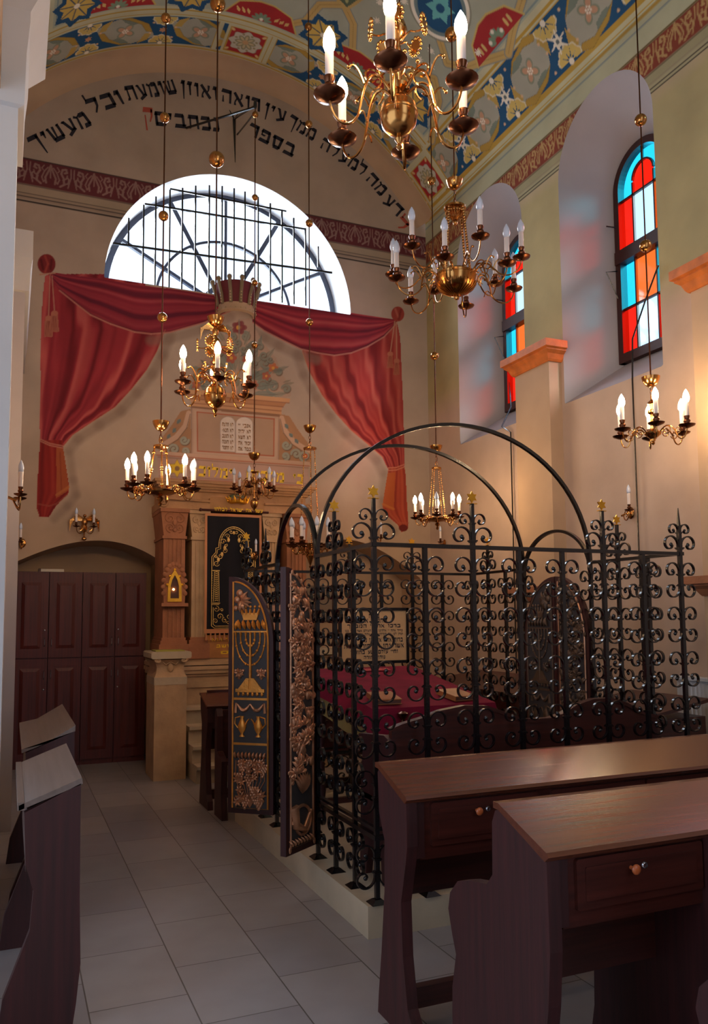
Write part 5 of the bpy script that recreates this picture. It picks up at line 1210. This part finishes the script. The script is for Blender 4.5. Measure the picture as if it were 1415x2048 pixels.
# ------------------------------------------------------------------ pews
def side_mesh(prof, th=.045): return MB().prism(prof, 0, -th / 2, th / 2).mesh('side_panel', M['wood_z'])
def pew(lb, x0, x1, yd, front_bench=True, drawers=(.0,), kn=.20, dw=.50, depth=.23, zt=1.0, zn=.905, supports=(), footrail=True, low=.66, group='pew desks facing the ark'):
    """writing pew: a sloped desk for the row behind; on its far side the seat of the row in front. Local origin on the floor at the left end, near edge of the desk."""
    t = thing('pew', lb, 'pew', (x0, yd, 0), 0, group); L = x1 - x0
    b = MB(); b.prism([(-.02, zn - .012), (-.03, zn - .004), (-.02, zn + .008), (depth, zt), (depth + .03, zt), (depth + .03, zt - .02), (depth, zt - .022), (-.012, zn - .02)], 0, -.03, L); b.build('desk_top', M['top'], t)
    b = MB(); b.box(.045, L, .01, .03, low, zn - .01); b.box(.045, L, .03, depth, low, low + .02); b.build('desk_box', M['wood_x'], t)
    MB().box(.0, .06, .0, .02, low + .01, zn - .02).build('corner_post', M['wood_z'], t)
    for d_ in drawers:
        b = MB(); w = dw; x = d_ + .09; b.box(x, x + w, -.004, .012, low + .05, zn - .03, .006); b.box(x + .03, x + w - .03, -.009, -.003, low + .075, zn - .055, .004); dr = b.build('drawer_front', M['wood_x'], t)
        k = MB(); k.tube([(x + kn, -.008, zn - .075), (x + kn, -.030, zn - .075)], .006, 8); k.ball((x + kn, -.034, zn - .075), .016, 10, (1, .6, 1)); k.build('knob', M['knob'], dr, smooth=True)
        k = MB(); k.lathe([(0, -.004), (.006, -.004), (.008, .004), (.010, .002), (.012, -.004)], 12); k.xf(Matrix.Translation((x + kn + .055, -.010, zn - .075)) @ Matrix.Rotation(PI / 2, 4, 'X')); k.build('keyhole', M['steel'], dr, smooth=True)
    yb = depth
    if front_bench:
        P = [(-.01, zn - .02), (yb, zt - .02), (yb + .03, zt - .03), (yb + .05, .93), (yb + .055, .76), (yb + .09, .72), (yb + .20, .70), (yb + .28, .675), (yb + .335, .62), (yb + .35, .56), (yb + .325, .48), (yb + .30, .42), (yb + .33, .30), (yb + .335, .12), (yb + .36, 0), (-.03, 0), (.0, .10), (.03, .28), (.0, .46), (-.015, .62)]
        MB().box(.02, L, yb + .01, yb + .34, .43, .455).build('seat', M['wood_x'], t); MB().box(.02, L, yb - .0, yb + .018, .42, .97).build('backrest', M['wood_x'], t)
    else:
        P = [(-.01, zn - .02), (yb, zt - .02), (yb + .02, zt - .04), (yb + .01, .80), (yb - .04, .70), (yb - .035, .5), (yb - .0, .25), (yb + .03, .08), (yb + .04, 0), (-.05, 0), (-.04, .07), (-.0, .12), (.035, .30), (.045, .50), (.0, .66), (-.012, .72), (-.012, .80)]
        MB().box(.03, L, yb - .01, yb + .008, .46, .97).build('back_board', M['wood_x'], t)
    me = side_mesh(P); part('side_panel', me, t)
    for s in supports: part('side_panel', me, t, loc=(s, 0, 0))
    if footrail: MB().box(.03, L, yb - .10, yb - .06, .05, .13).build('foot_rail', M['wood_x'], t)
    return t
pew('wide polished pew desk in front of the railing, second from the camera', 1.44, 4.55, 2.845, False, drawers=(0.0, .57, 1.08), supports=(2.9,))
pew('large pew desk nearest the camera with one wooden drawer knob in view', 1.49, 4.6, 2.03, True, drawers=(0.0, .60, 1.2), supports=(.62, 2.6), zn=.90, low=.67)
pew('dark pew at the lower right corner of which only the seat end shows', 1.72, 4.6, 1.12, True, drawers=(), supports=(1.4,))
pew('mahogany pew behind the railing left of the open gate', 1.58, 3.9, 6.86, False, drawers=(), footrail=True, depth=.24, zt=.95, zn=.86, supports=(2.2,))
t = thing('pew_bench', 'mahogany pew bench beside the open gilded gate', 'bench', (1.58, 6.62, 0), group='pew desks facing the ark')
b = MB(); b.prism([(-.20, 0), (.05, 0), (.05, .84), (.01, .86), (-.03, .80), (-.03, .52), (-.19, .46), (-.17, .2)], 0, 0, .05); b.build('side_panel', M['wood_z'], t); MB().box(.05, 2.2, -.19, .0, .43, .455).build('seat', M['wood_x'], t); MB().box(.05, 2.2, -.01, .01, .45, .85).build('backrest', M['wood_x'], t)
# desks by the window wall
def wall_desk(lb, x0, x1, y0, y1, z0, z1):
    t = thing('wall_desk', lb, 'desk', (x0, y0, 0), group='desks along the window wall')
    w, d_ = x1 - x0, y1 - y0
    b = MB(); b.prism([(0, z0), (0, z0 + .025), (w, z1 + .025), (w, z1)], 1, 0, d_); b.build('desk_top', M['wood_x'], t)
    MB().box(.03, w - .03, .02, d_ - .02, z0 - .22, z0).build('desk_box', M['wood_x'], t)
    for y in (.02, d_ - .05): MB().prism([(.03, 0), (.06, .3), (.03, z0 - .2), (w - .03, z0 - .2), (w - .08, .3), (w - .03, 0)], 1, y, y + .03).build('side_panel', M['wood_z'], t)
wall_desk('dark wooden desk right of the railing in front of the white radiator', 4.02, 4.60, 4.35, 5.15, .88, .98)
wall_desk('dark wooden desk against the window wall beyond the closed gate', 4.05, 4.70, 6.0, 7.6, .90, 1.0)
# left pews along the aisle
def aisle_desk(lb, y0, y1, xw, kind, z0, z1, x0=.05):
    t = thing('aisle_pew', lb, 'pew', (0, y0, 0), group='pew desks along the left aisle'); L = y1 - y0
    b = MB()
    if kind == 'flat': b.prism([(x0, z0), (x0, z0 + .02), (xw, z1 + .012), (xw + .004, z1 - .012)], 1, 0, L); b.box(x0 - .005, x0 + .02, 0, L, z0, z0 + .03)
    else: b.prism([(x0, z0 + .01), (x0 + .11, z0 + .03), (xw - .02, z1 + .01), (xw, z1 + .022), (xw, z1 - .01), (x0, z0 - .01)], 1, 0, L)
    b.build('desk_top', M['topY'], t)
    b = MB(); b.prism([(x0 + .03, .62), (x0 + .03, z0 - .005), (xw - .02, z1 - .01), (xw - .02, .62)], 1, .02, L - .02); b.build('desk_box', M['wood_y'], t)
    P = [(x0 + .02, z0 - .01), (xw - .004, z1 - .01), (xw - .0, .5), (xw + .008, .25), (xw - .006, .1), (xw - .02, 0), (x0 - .06, 0), (x0 - .04, .16), (x0 + .05, .40), (x0 + .06, .55), (x0 + .03, .65)]
    for y in (0.0, L - .04): MB().prism(P, 1, y, y + .04).build('side_panel', M['wood_z'], t)
    if kind == 'fold': return t
    b = MB().box(x0 - .42, x0 - .10, 0, L, .42, .45); b.build('seat', M['wood_y'], t); MB().box(x0 - .36, x0 - .30, .02, .06, 0, .42).box(x0 - .36, x0 - .30, L - .06, L - .02, 0, .42).build('seat_leg', M['wood_z'], t)
    return t
aisle_desk('near aisle desk with flat sloping top at the lower left edge', 3.46, 4.45, .282, 'flat', .86, .955)
aisle_desk('farther aisle desk with folded top, behind the near one at the left edge', 4.72, 5.95, .345, 'fold', .90, 1.0, x0=.075)
# radiator
rd = thing('radiator', 'white ribbed panel radiator on the window wall', 'radiator', (4.93, 4.62, .60))
b = MB()
for k in range(46): y = -1.6 + k * .042; b.tube([(-.02, y, .02), (-.02, y, .47)], .012, 6)
b.box(-.02, .06, -1.62, .35, .0, .49); b.build('panel', M['white'], rd, smooth=True)
MB().box(-.045, .065, -1.63, .36, .49, .515).build('top_grille', M['white'], rd); MB().box(.0, .05, -1.5, -1.45, -.6, 0).box(.0, .05, .2, .25, -.6, 0).build('bracket', M['white'], rd)

# cables running down the window wall
def pipe(name, lb, P, r, cat='cable'):
    t = thing(name, lb, cat, P[0]); o = Vector(P[0]); MB().tube([Vector(p) - o for p in P], r, 6).build('cable', M['iron'], t, smooth=True)
P1 = [onX(1316, 530, 4.97), onX(1290, 600, 4.97), onX(1264, 678, 4.97), onX(1264, 760, 4.97)]; yv = P1[-1][1]
pipe('window_cord', 'thin black cord descending from the larger stained window to the floor', P1 + [(4.97, yv, 0)], .008)
pipe('window_cord', 'thin black cord descending from the smaller stained window to the floor', [(5.46, 8.0, 4.4), (5.2, 7.6, 3.98), (4.97, 7.45, 3.7), (4.97, 7.28, 3.6), (4.97, 7.28, 0)], .008)

# ------------------------------------------------------------------ candle lights
def bulb_mesh(on): return MB().lathe([(.0, 0), (.012, .0), (.0165, .014), (.0175, .028), (.014, .048), (.007, .064), (.0015, .074), (0, .075)], 10).mesh('bulb', M['bulb_on'] if on else M['bulb_off'], True, 0)
BULB = {1: bulb_mesh(1), 0: bulb_mesh(0)}
CANDLE = MB().lathe([(0, 0), (.0135, 0), (.0135, .09), (.011, .094), (0, .094)], 12).mesh('candle', M['candle'], True, 40)
def cup_mesh(m='brass'): return MB().lathe([(0, -.012), (.012, -.010), (.045, .004), (.05, .012), (.046, .011), (.014, .006), (.013, .018), (.020, .030), (.021, .036), (.013, .046), (.017, .058), (.018, .066), (.013, .068), (0, .068)], 18).mesh('drip_pan', M[m], True, 50)
CUP = {k: cup_mesh(k) for k in ('brass', 'darkbrass')}  # pans hang in the darker brass: underside shade put into the colour
def ssc(me, n): return me
def arm_mesh(R, zc, z0, r0, style, k=1., th=.0065, m='brass'):
    b = MB()
    if style == 's':      # classical S arm: rises from hub, dips and carries the pan
        P = bez((r0, z0), (r0 + .10 * k, z0 + .13 * k), (r0 + .12 * k, z0 - .02), (R * .60, zc - .05 * k), 10) + bez((R * .60, zc - .05 * k), (R * .72, zc - .13 * k), (R * .98, zc - .11 * k), (R, zc), 10)[1:]
        b.tube([(x, 0, z) for x, z in P], [th * (1.1 - .3 * i / len(P)) for i in range(len(P))], 6)
        c = (r0 + .085 * k, z0 + .035 * k); b.tube([(x, 0, z) for x, z in spiral(c[0], c[1], .050 * k, .016 * k, 250, -130, 18)], th * .75, 5)
        b.tube([(x, 0, z) for x, z in bez((r0 + .12 * k, z0 - .0), (r0 + .15 * k, z0 + .08 * k), (r0 + .17 * k, z0 + .08 * k), (r0 + .19 * k, z0 + .055 * k), 6)], th * .7, 5)
        b.ball((r0 + .19 * k, 0, z0 + .055 * k), th * 1.3, 6)
        b.tube([(x, 0, z) for x, z in bez((R * .60, zc - .05 * k), (R * .52, zc + .0), (R * .5, zc - .03 * k), (R * .47, zc - .07 * k), 6)], th * .6, 5)
    elif style == 'flat':  # arm of the ring chandeliers, double C scroll
        P = bez((r0, z0), (r0 + .05, z0 + .07 * k), (R * .62, zc + .03 * k), (R * .72, zc - .05 * k), 9) + bez((R * .72, zc - .05 * k), (R * .80, zc - .09 * k), (R * .98, zc - .08 * k), (R, zc), 8)[1:]
        b.tube([(x, 0, z) for x, z in P], th * .8, 6)
        for c, r, a0, t in (((r0 + .05, z0 + .01), .032 * k, 90, -440), ((R * .72, zc - .01), .030 * k, 200, 420)): b.tube([(x, 0, z) for x, z in spiral(c[0], c[1], r, r * .2, a0, a0 + t, 16)], th * .6, 5)
    return b.mesh('arm', M[m], True, 60)
def chandelier(lb, loc, n, R, zc, lit, body, style='s', z0=0., r0=.04, phase=0., k=1., s=1., ornaments=None, m='brass', tiers=None, rod_to=None, rod_balls=(), bowl=None, group='brass chandeliers', ballr=.04, chain=True, candle_s=1.35, hang=None, lean=0):
    """loc: centre of the body (world). All radii in metres before the overall scale s. rod_balls, bowl: heights of the balls on the rod and the canopy bowl above loc"""
    t = thing('chandelier', lb, 'chandelier', loc, 0, group)
    MB().lathe(body, 24).xf(Matrix.Scale(s, 4)).build('body', M[m], t, smooth=True, ang=35)
    li = 0
    for ti, (n_, R_a, zc_, ph, z0_) in enumerate(tiers or [(n, R, zc, phase, z0)]):
        am = arm_mesh(R_a, zc_, z0_, r0, style, k, m=m)
        for i in range(n_):
            a = math.radians(ph + 360 * i / n_); ar = part('arm', am, t, rz=a, sc_=(s, s, s))
            q = candle_s
            part('drip_pan', CUP['darkbrass'], ar, loc=(R_a, 0, zc_), sc_=(q, q, q))
            part('candle', CANDLE, ar, loc=(R_a, 0, zc_ + .062 * q), sc_=(q, q, q)); part('bulb', BULB[1 if lit[li % len(lit)] else 0], ar, loc=(R_a, 0, zc_ + .154 * q), sc_=(q * 1.15, q * 1.15, q * 1.05)); li += 1
    if ornaments:
        for zz_, no, rr, kind in ornaments:
            if kind == 'rosette':
                mb = MB(); mb.tube(bez((.02, 0, 0), (.08, 0, .06), (.05, 0, .0), (rr, 0, .02), 8), .004, 5); mb.xf(Matrix.Identity(4)); k0 = len(mb.v)
                mb.lathe([(0, .006), (.022, .004), (.026, -.003), (0, -.004)], 12)
                for q in range(12): mb.ball((.032 * math.cos(q * PI / 6), .032 * math.sin(q * PI / 6), 0), .0075, 5)
                mb.xf(Matrix.Translation((rr, 0, .04)) @ Matrix.Rotation(PI / 2, 4, 'Y') @ Matrix.Diagonal((1.25, 1, 1, 1)), k0)
            else:
                mb = MB(); mb.tube(bez((.015, 0, 0), (rr * .8, 0, .05), (rr * .9, 0, -.05), (rr, 0, .03), 8), .005, 5); mb.ball((rr, 0, .035), .010, 6)
            om = mb.mesh('ornament', M[m], True, 50)
            for i in range(no): part('ornament', om, t, loc=(0, 0, zz_ * s), rz=2 * PI * i / no + .4, sc_=(s, s, s))
    if rod_to is not None:
        zb = bowl if bowl is not None else body[-1][1] * s
        MB().tube([(0, 0, zb), (0, 0, rod_to - loc[2])], .006, 6).build('rod', M['darkbrass'], t, smooth=True)
        if bowl is not None:
            MB().lathe([(0, -.045), (.02, -.045), (.045, -.025), (.062, .01), (.066, .03), (.062, .028), (.04, -.005), (0, -.01)], 20, (0, 0, bowl)).build('canopy_bowl', M['brass'], t, smooth=True)
            b = MB(); zt = bowl - .04; zbm = hang if hang is not None else body[-1][1] * s; nl = max(2, int((zt - zbm) / .035))
            for i in range(nl):
                zc2 = zt - (i + .5) * (zt - zbm) / nl; hh = (zt - zbm) / nl * .62
                b.tube([((.010 * math.cos(q)) if i % 2 else 0, 0 if i % 2 else .010 * math.cos(q), zc2 + hh * math.sin(q)) for q in [2 * PI * j / 10 for j in range(10)]], .0028, 4, closed=True)
            b.build('chain', M['darkbrass'], t, smooth=True)
        for zz_ in rod_balls: part('rod_ball', BALL, t, loc=(0, 0, zz_), sc_=(ballr / .04,) * 3)
    return t
BALL = MB().ball((0, 0, 0), .04, 16).mesh('rod_ball', M['brass'], True, 0)
def vz(x): return FC[1] + math.sqrt(max(0, FC[2] ** 2 - (x - FC[0]) ** 2)) - .005
def zat(px_, py_, Y): return onY(px_, py_, Y)[2]
BODY = [(0, -.165), (.006, -.16), (.014, -.150), (.008, -.135), (.012, -.128), (.020, -.115), (.012, -.100), (.045, -.085), (.072, -.055), (.080, -.015), (.080, -.008), (.083, -.005), (.083, .003), (.080, .006), (.074, .035), (.05, .065), (.022, .082), (.02, .10), (.045, .108), (.05, .122), (.02, .135), (.016, .17), (.030, .19), (.034, .21), (.018, .235), (.022, .27), (.012, .30), (.012, .33), (.034, .35), (.042, .38), (.030, .42), (.012, .44), (.010, .47), (.018, .485), (.008, .50)]
# foreground chandelier, seen from below
c = onY(797, 228, 2.80)
chandelier('large brass chandelier with round ball body close overhead, its bulbs lit', c, 6, .315, .0, [1, 1, 1, 1, 1, 1], BODY, phase=-2, z0=.10, k=1.0, s=.95, ornaments=[(.33, 5, .12, 'rosette'), (.19, 6, .085, 'scroll')], rod_to=vz(c[0]), rod_balls=(1.3, 2.1), bowl=.62, ballr=.045)
# brass chandelier in front of the painted altar
c = onY(430, 790, 6.0); g_ = lambda y, x=430: zat(x, y, 6.0) - c[2]
chandelier('lit brass chandelier with eagle finial and six bulbs in front of the painted ark gable', c, 6, .27, .035, [0, 1, 1, 1, 1, 1], BODY, phase=20, z0=.10, k=1.0, s=1.05, candle_s=1.2, ornaments=[(.33, 5, .13, 'rosette'), (.19, 6, .09, 'scroll')], rod_to=vz(c[0]), rod_balls=(g_(5, 425), g_(317, 425)), bowl=g_(642), ballr=.062)
# eagle on top of it (part of that chandelier)
def eagle(parent, z, s):
    b = MB(); b.ball((0, 0, 0), .022, 8, (1, .8, 1.5)); b.ball((0, -.006, .045), .012, 8)
    for q in (-1, 1):
        for k in range(5): b.tube([(0, 0, .012), (q * (.05 + .012 * k), 0, .05 - .01 * k), (q * (.085 + .004 * k), 0, .02 - .022 * k)], [.007, .009, .002], 5)
    b.tube([(0, 0, -.02), (0, 0, -.06)], [.012, .02], 6); o = b.build('eagle_finial', M['brass'], parent, smooth=True); o.location = (0, 0, z); o.scale = (s, s, s)
eagle(bpy.data.objects['chandelier.001'], .50, 1.15)
# ring chandelier at the left
RING = [(0, -.11), (.010, -.105), (.016, -.09), (.008, -.075), (.022, -.06), (.028, -.045), (.012, -.03), (.03, -.02), (.10, -.012), (.125, 0), (.13, .012), (.125, .016), (.05, .02), (0, .02)]
def hangers(t, rt, zt, rb, zb, n, r=.007, beads=False, m='brass', ph=0, chainlike=False):
    b = MB()
    for i in range(n):
        a = ph + 2 * PI * i / n; p0 = Vector((rt * math.cos(a), rt * math.sin(a), zt)); p1 = Vector((rb * math.cos(a), rb * math.sin(a), zb))
        if chainlike:
            nl = int((p1 - p0).length / .022)
            for j in range(nl): b.ball(p0.lerp(p1, (j + .5) / nl), r * 1.2, 5, (1, 1, 1.5))
            b.tube([p0, p1], r * .45, 4)
        else:
            b.tube([p0, p1], r, 6)
            for q in (.12, .5, .55, .9): b.ball(p0.lerp(p1, q), r * 1.9, 6)
    b.lathe([(0, zt + .03), (rt * .5, zt + .02), (rt * 1.15, zt + .008), (rt * 1.15, zt - .008), (rt * .6, zt - .012), (0, zt - .01)], 16)
    b.tube([(.012 * math.cos(q), 0, zt + .05 + .022 * math.sin(q)) for q in [2 * PI * j / 12 for j in range(12)]], .004, 5, closed=True)
    b.build('hanger', M[m], t, smooth=True)
c = onY(320, 985, 6.3); g_ = lambda y, x=316: zat(x, y, 6.3) - c[2]
t = chandelier('lit ring chandelier on three brass rods left of the ark, eight bulbs', c, 8, .26, .025, [1, 1, 1, 1, 1, 1, 0, 1], RING, style='flat', r0=.12, z0=.0, candle_s=1.08, tiers=[(1, .26, .025, a - 23, 0) for a in (-125, -98, 90, 178, 153, -32, 8, 28)], rod_to=vz(c[0]), rod_balls=[g_(y) for y in (32, 232, 430, 634)], bowl=g_(850), hang=g_(880))
hangers(t, .05, g_(893), .10, .01, 3, ph=.5)
# small unlit chandelier right in front of the curtain
c = onY(508, 1005, 8.25); cbr = c; g_ = lambda y, x=504: zat(x, y, 8.25) - c[2]
SMB = [(0, -.09), (.008, -.085), (.012, -.07), (.03, -.05), (.042, -.02), (.042, .01), (.02, .04), (.008, .05), (.012, .09), (.007, .13), (.014, .17), (.008, .2), (.02, .24), (.012, .29), (.012, .31), (.04, .33), (.01, .34)]
chandelier('small unlit chandelier hanging from the iron bracket in front of the ark', c, 6, .22, .13, [0], SMB, z0=.20, r0=.015, phase=0, k=.8, candle_s=1.0, rod_to=zat(501, 212, 8.25), rod_balls=[g_(y) for y in (228, 394, 565, 690)], bowl=g_(912), ballr=.035)
# chandelier on chains between ark and hoops
c = onY(620, 1112, 7.7); g_ = lambda y, x=612: zat(x, y, 7.7) - c[2]
SM2 = [(0, -.13), (.008, -.12), (.014, -.11), (.006, -.095), (.012, -.08), (.03, -.03), (.045, .0), (.03, .03), (.02, .06), (.04, .12), (.045, .13), (0, .13)]
t = chandelier('unlit chandelier on long bead chains right of the ark behind the gate hoop', c, 8, .20, .10, [0], SM2, style='s', z0=.02, r0=.03, k=.8, candle_s=1.25, rod_to=vz(c[0]), rod_balls=[g_(y, x) for x, y in ((605, 50), (607, 246), (610, 445), (613, 644))], bowl=g_(857, 616), hang=g_(885, 617))
hangers(t, .06, g_(897, 617), .12, .05, 3, r=.006, chainlike=True, ph=.3)
# low lit chandelier on chains at the right of the end wall
c = onY(874, 1040, 7.3); g_ = lambda y, x=868: zat(x, y, 7.3) - c[2]
t = chandelier('lit chandelier on bead chains in front of the right painted curtain', c, 8, .24, .02, [1, 1, 1, 1, 1, 0, 1, 1], RING, style='flat', r0=.07, z0=0, phase=15, s=.95, candle_s=1.1, rod_to=vz(c[0]), rod_balls=[g_(362, 862), g_(712, 868)], bowl=g_(897, 871), hang=g_(922, 872), ballr=.045)
hangers(t, .045, g_(937, 873), .10, .01, 4, r=.005, chainlike=True)
# big unlit chandelier with fluted bowl
FL = [(0, -.16), (.018, -.155), (.022, -.14), (.016, -.125), (.03, -.115), (.08, -.10), (.13, -.07), (.155, -.03), (.165, 0), (.17, .012), (.16, .02), (.165, .035), (.13, .05), (.11, .07), (.0, .07)]
c = onY(912, 560, 5.25); g_ = lambda y, x=908: zat(x, y, 5.25) - c[2]
t = chandelier('largest chandelier of fluted brass with twelve unlit bulbs near the vault', c, 12, .44, .03, [0], FL, tiers=[(6, .50, .10, 20, .04), (6, .48, -.04, 50, .0)], r0=.14, k=1.15, m='brass', rod_to=vz(c[0]), rod_balls=[g_(68, 900)], bowl=g_(368), hang=g_(405), ballr=.055)
fb = MB()
for i in range(30): a = 2 * PI * i / 30; fb.tube([(r * math.cos(a), r * math.sin(a), z) for r, z in ((.035, -.118), (.08, -.104), (.13, -.074), (.156, -.034))], .004, 4)
fb.build('fluting', M['brass'], t, smooth=True)
hangers(t, .075, g_(416), .13, .05, 4, r=.009, chainlike=True, ph=.4)
b = MB(); zt = g_(425)
for i in range(20): a = 2 * PI * i / 20; b.ball((.07 * math.cos(a), .07 * math.sin(a), zt), .010, 5); b.tube([(.07 * math.cos(a), .07 * math.sin(a), zt), (.02 * math.cos(a), .02 * math.sin(a), zt - .06)], .005, 4)
b.ball((0, 0, zt - .08), .018, 8, (1, 1, 1.4)); b.build('crown_collar', M['brass'], t, smooth=True)
# lit chandelier at the right
c = onY(1305, 870, 4.45); g_ = lambda y, x=1300: zat(x, y, 4.45) - c[2]
B3 = [(0, -.075), (.008, -.07), (.014, -.06), (.008, -.05), (.016, -.045), (.018, -.03), (.03, -.02), (.055, .0), (.06, .015), (.045, .03), (.02, .045), (.014, .07), (.024, .09), (.014, .12), (.016, .15), (.034, .165), (.034, .18), (.014, .19), (.016, .23), (.036, .235), (.02, .25), (.008, .26), (.008, .30)]
chandelier('lit six armed brass chandelier by the larger stained glass window', c, 6, .25, .02, [1, 1, 1, 1, 1, 1], B3, style='flat', r0=.05, z0=.01, phase=-8, k=1.1, candle_s=1.15, rod_to=vz(c[0]), rod_balls=[g_(240, 1280), g_(492, 1291)], bowl=g_(762), ballr=.045)

# iron bracket on the end wall that carries the small chandelier
tip = (cbr[0], 8.25, zat(501, 212, 8.25)); wp0 = onY(372, 256, YE); wp1 = onY(468, 238, YE); wp2 = onY(470, 325, YE)
t = thing('iron_bracket', 'black wrought iron bracket projecting from the end wall over the arched window', 'bracket', tip); o = Vector(tip)
MB().tube([Vector(wp0) - o, (0, 0, 0)], .014, 6).build('stay', M['iron'], t)
b = MB(); V_ = lambda p: Vector(p) - o
b.tube([V_(wp1), V_(wp2)], [.022, .004], 6); b.tube([V_(wp1) + Vector((-.06, 0, .1)), V_(wp1), V_(wp1) + Vector((.05, 0, .08))], [.004, .02, .004], 6); b.build('wall_plate', M['iron'], t)
b = MB(); b.tube([V_(wp1), (0, 0, .02)], .012, 6); b.tube([V_(wp2) + Vector((.02, -.02, .35)), (0, .05, -.05)], .010, 6); b.ball((0, 0, .03), .03, 8, (.7, .7, 1.8)); b.build('arm', M['iron'], t)

# wall sconces
def sconce(lb, loc, nrm, arms, lit=0, kind='plain', s=1.):
    rz = math.atan2(nrm[1], nrm[0]) + PI / 2
    t = thing('wall_sconce', lb, 'sconce', loc, rz, 'brass wall sconces')
    b = MB(); b.ball((0, -.008, 0), .035 * s, 10, (1, .35, 1.4)); b.tube([(0, 0, 0), (0, -.06 * s, -.01), (0, -.10 * s, -.03)], .008 * s, 6)
    b.build('back_plate', M['brass'], t, smooth=True)
    if kind == 'eagle':
        eagle(t, .06, 1.5 * s); t.children[-1].location = (0, -.05, .06)
        MB().tube([(0, -.03, -.03), (0, -.03, -.10)], .008, 6).ball((0, -.03, -.12), .02, 8, (1.4, .6, 1)).build('drop', M['brass'], t, smooth=True)
    for a in arms:
        P = bez((0, -.08 * s, -.02), (a * .5, -.12 * s, -.10 * s), (a * .95, -.12 * s, -.08 * s), (a, -.12 * s, 0), 10)
        b = MB(); b.tube(P, .005 * s, 5); Q = spiral(a * .55, -.015 * s, .028 * s, .006 * s, -90, 300, 14); b.tube([(x, -.11 * s, z) for x, z in Q], .004 * s, 4); ar = b.build('arm', M['brass'], t, smooth=True)
        part('drip_pan', CUP['darkbrass'], ar, loc=(a, -.12 * s, 0), sc_=(.75 * s,) * 3); part('candle', CANDLE, ar, loc=(a, -.12 * s, .048 * s), sc_=(.95 * s,) * 3); part('bulb', BULB[lit], ar, loc=(a, -.12 * s, .135 * s), sc_=(.95 * s,) * 3)
    return t
sconce('brass eagle sconce with two unlit candles above the left niche', onY(168, 1056, 9.18), (0, -1), (-.09, .09), 0, 'eagle')
sconce('thin brass sconce with one unlit candle at the left end of the wall', (.10, 9.18, onY(42, 1085, 9.1)[2]), (0, -1), (-.02,), 0)
sconce('brass sconce with an unlit candle above the right niche', onY(745, 1078, 9.18), (0, -1), (.06,), 0)
q = onX(1262, 1026, 4.99); sconce('gilt scrolled sconce with a clear unlit bulb on the window wall', q, (-1, 0), (.12,), 0, 'plain', 1.1)
q = onX(945, 1072, 4.84) ; sconce('brass sconce with an unlit candle behind the railing on the window wall', (4.99, 8.8, q[2]), (-1, 0), (.1,), 0, 'plain', 1.)
q = onY(18, 1000, 6.2); sconce('dark brass sconce with two unlit candles on the white pilaster at the left edge', (-.10, 6.0, q[2]), (1, 0), (-.06, .13), 0, 'plain', 1.2)
q = onY(507, 1112, 8.64); sconce('brass candle sconce at the right edge of the ark curtain', (q[0], 8.66, q[2]), (0, -1), (.0,), 0, 'plain', .9)
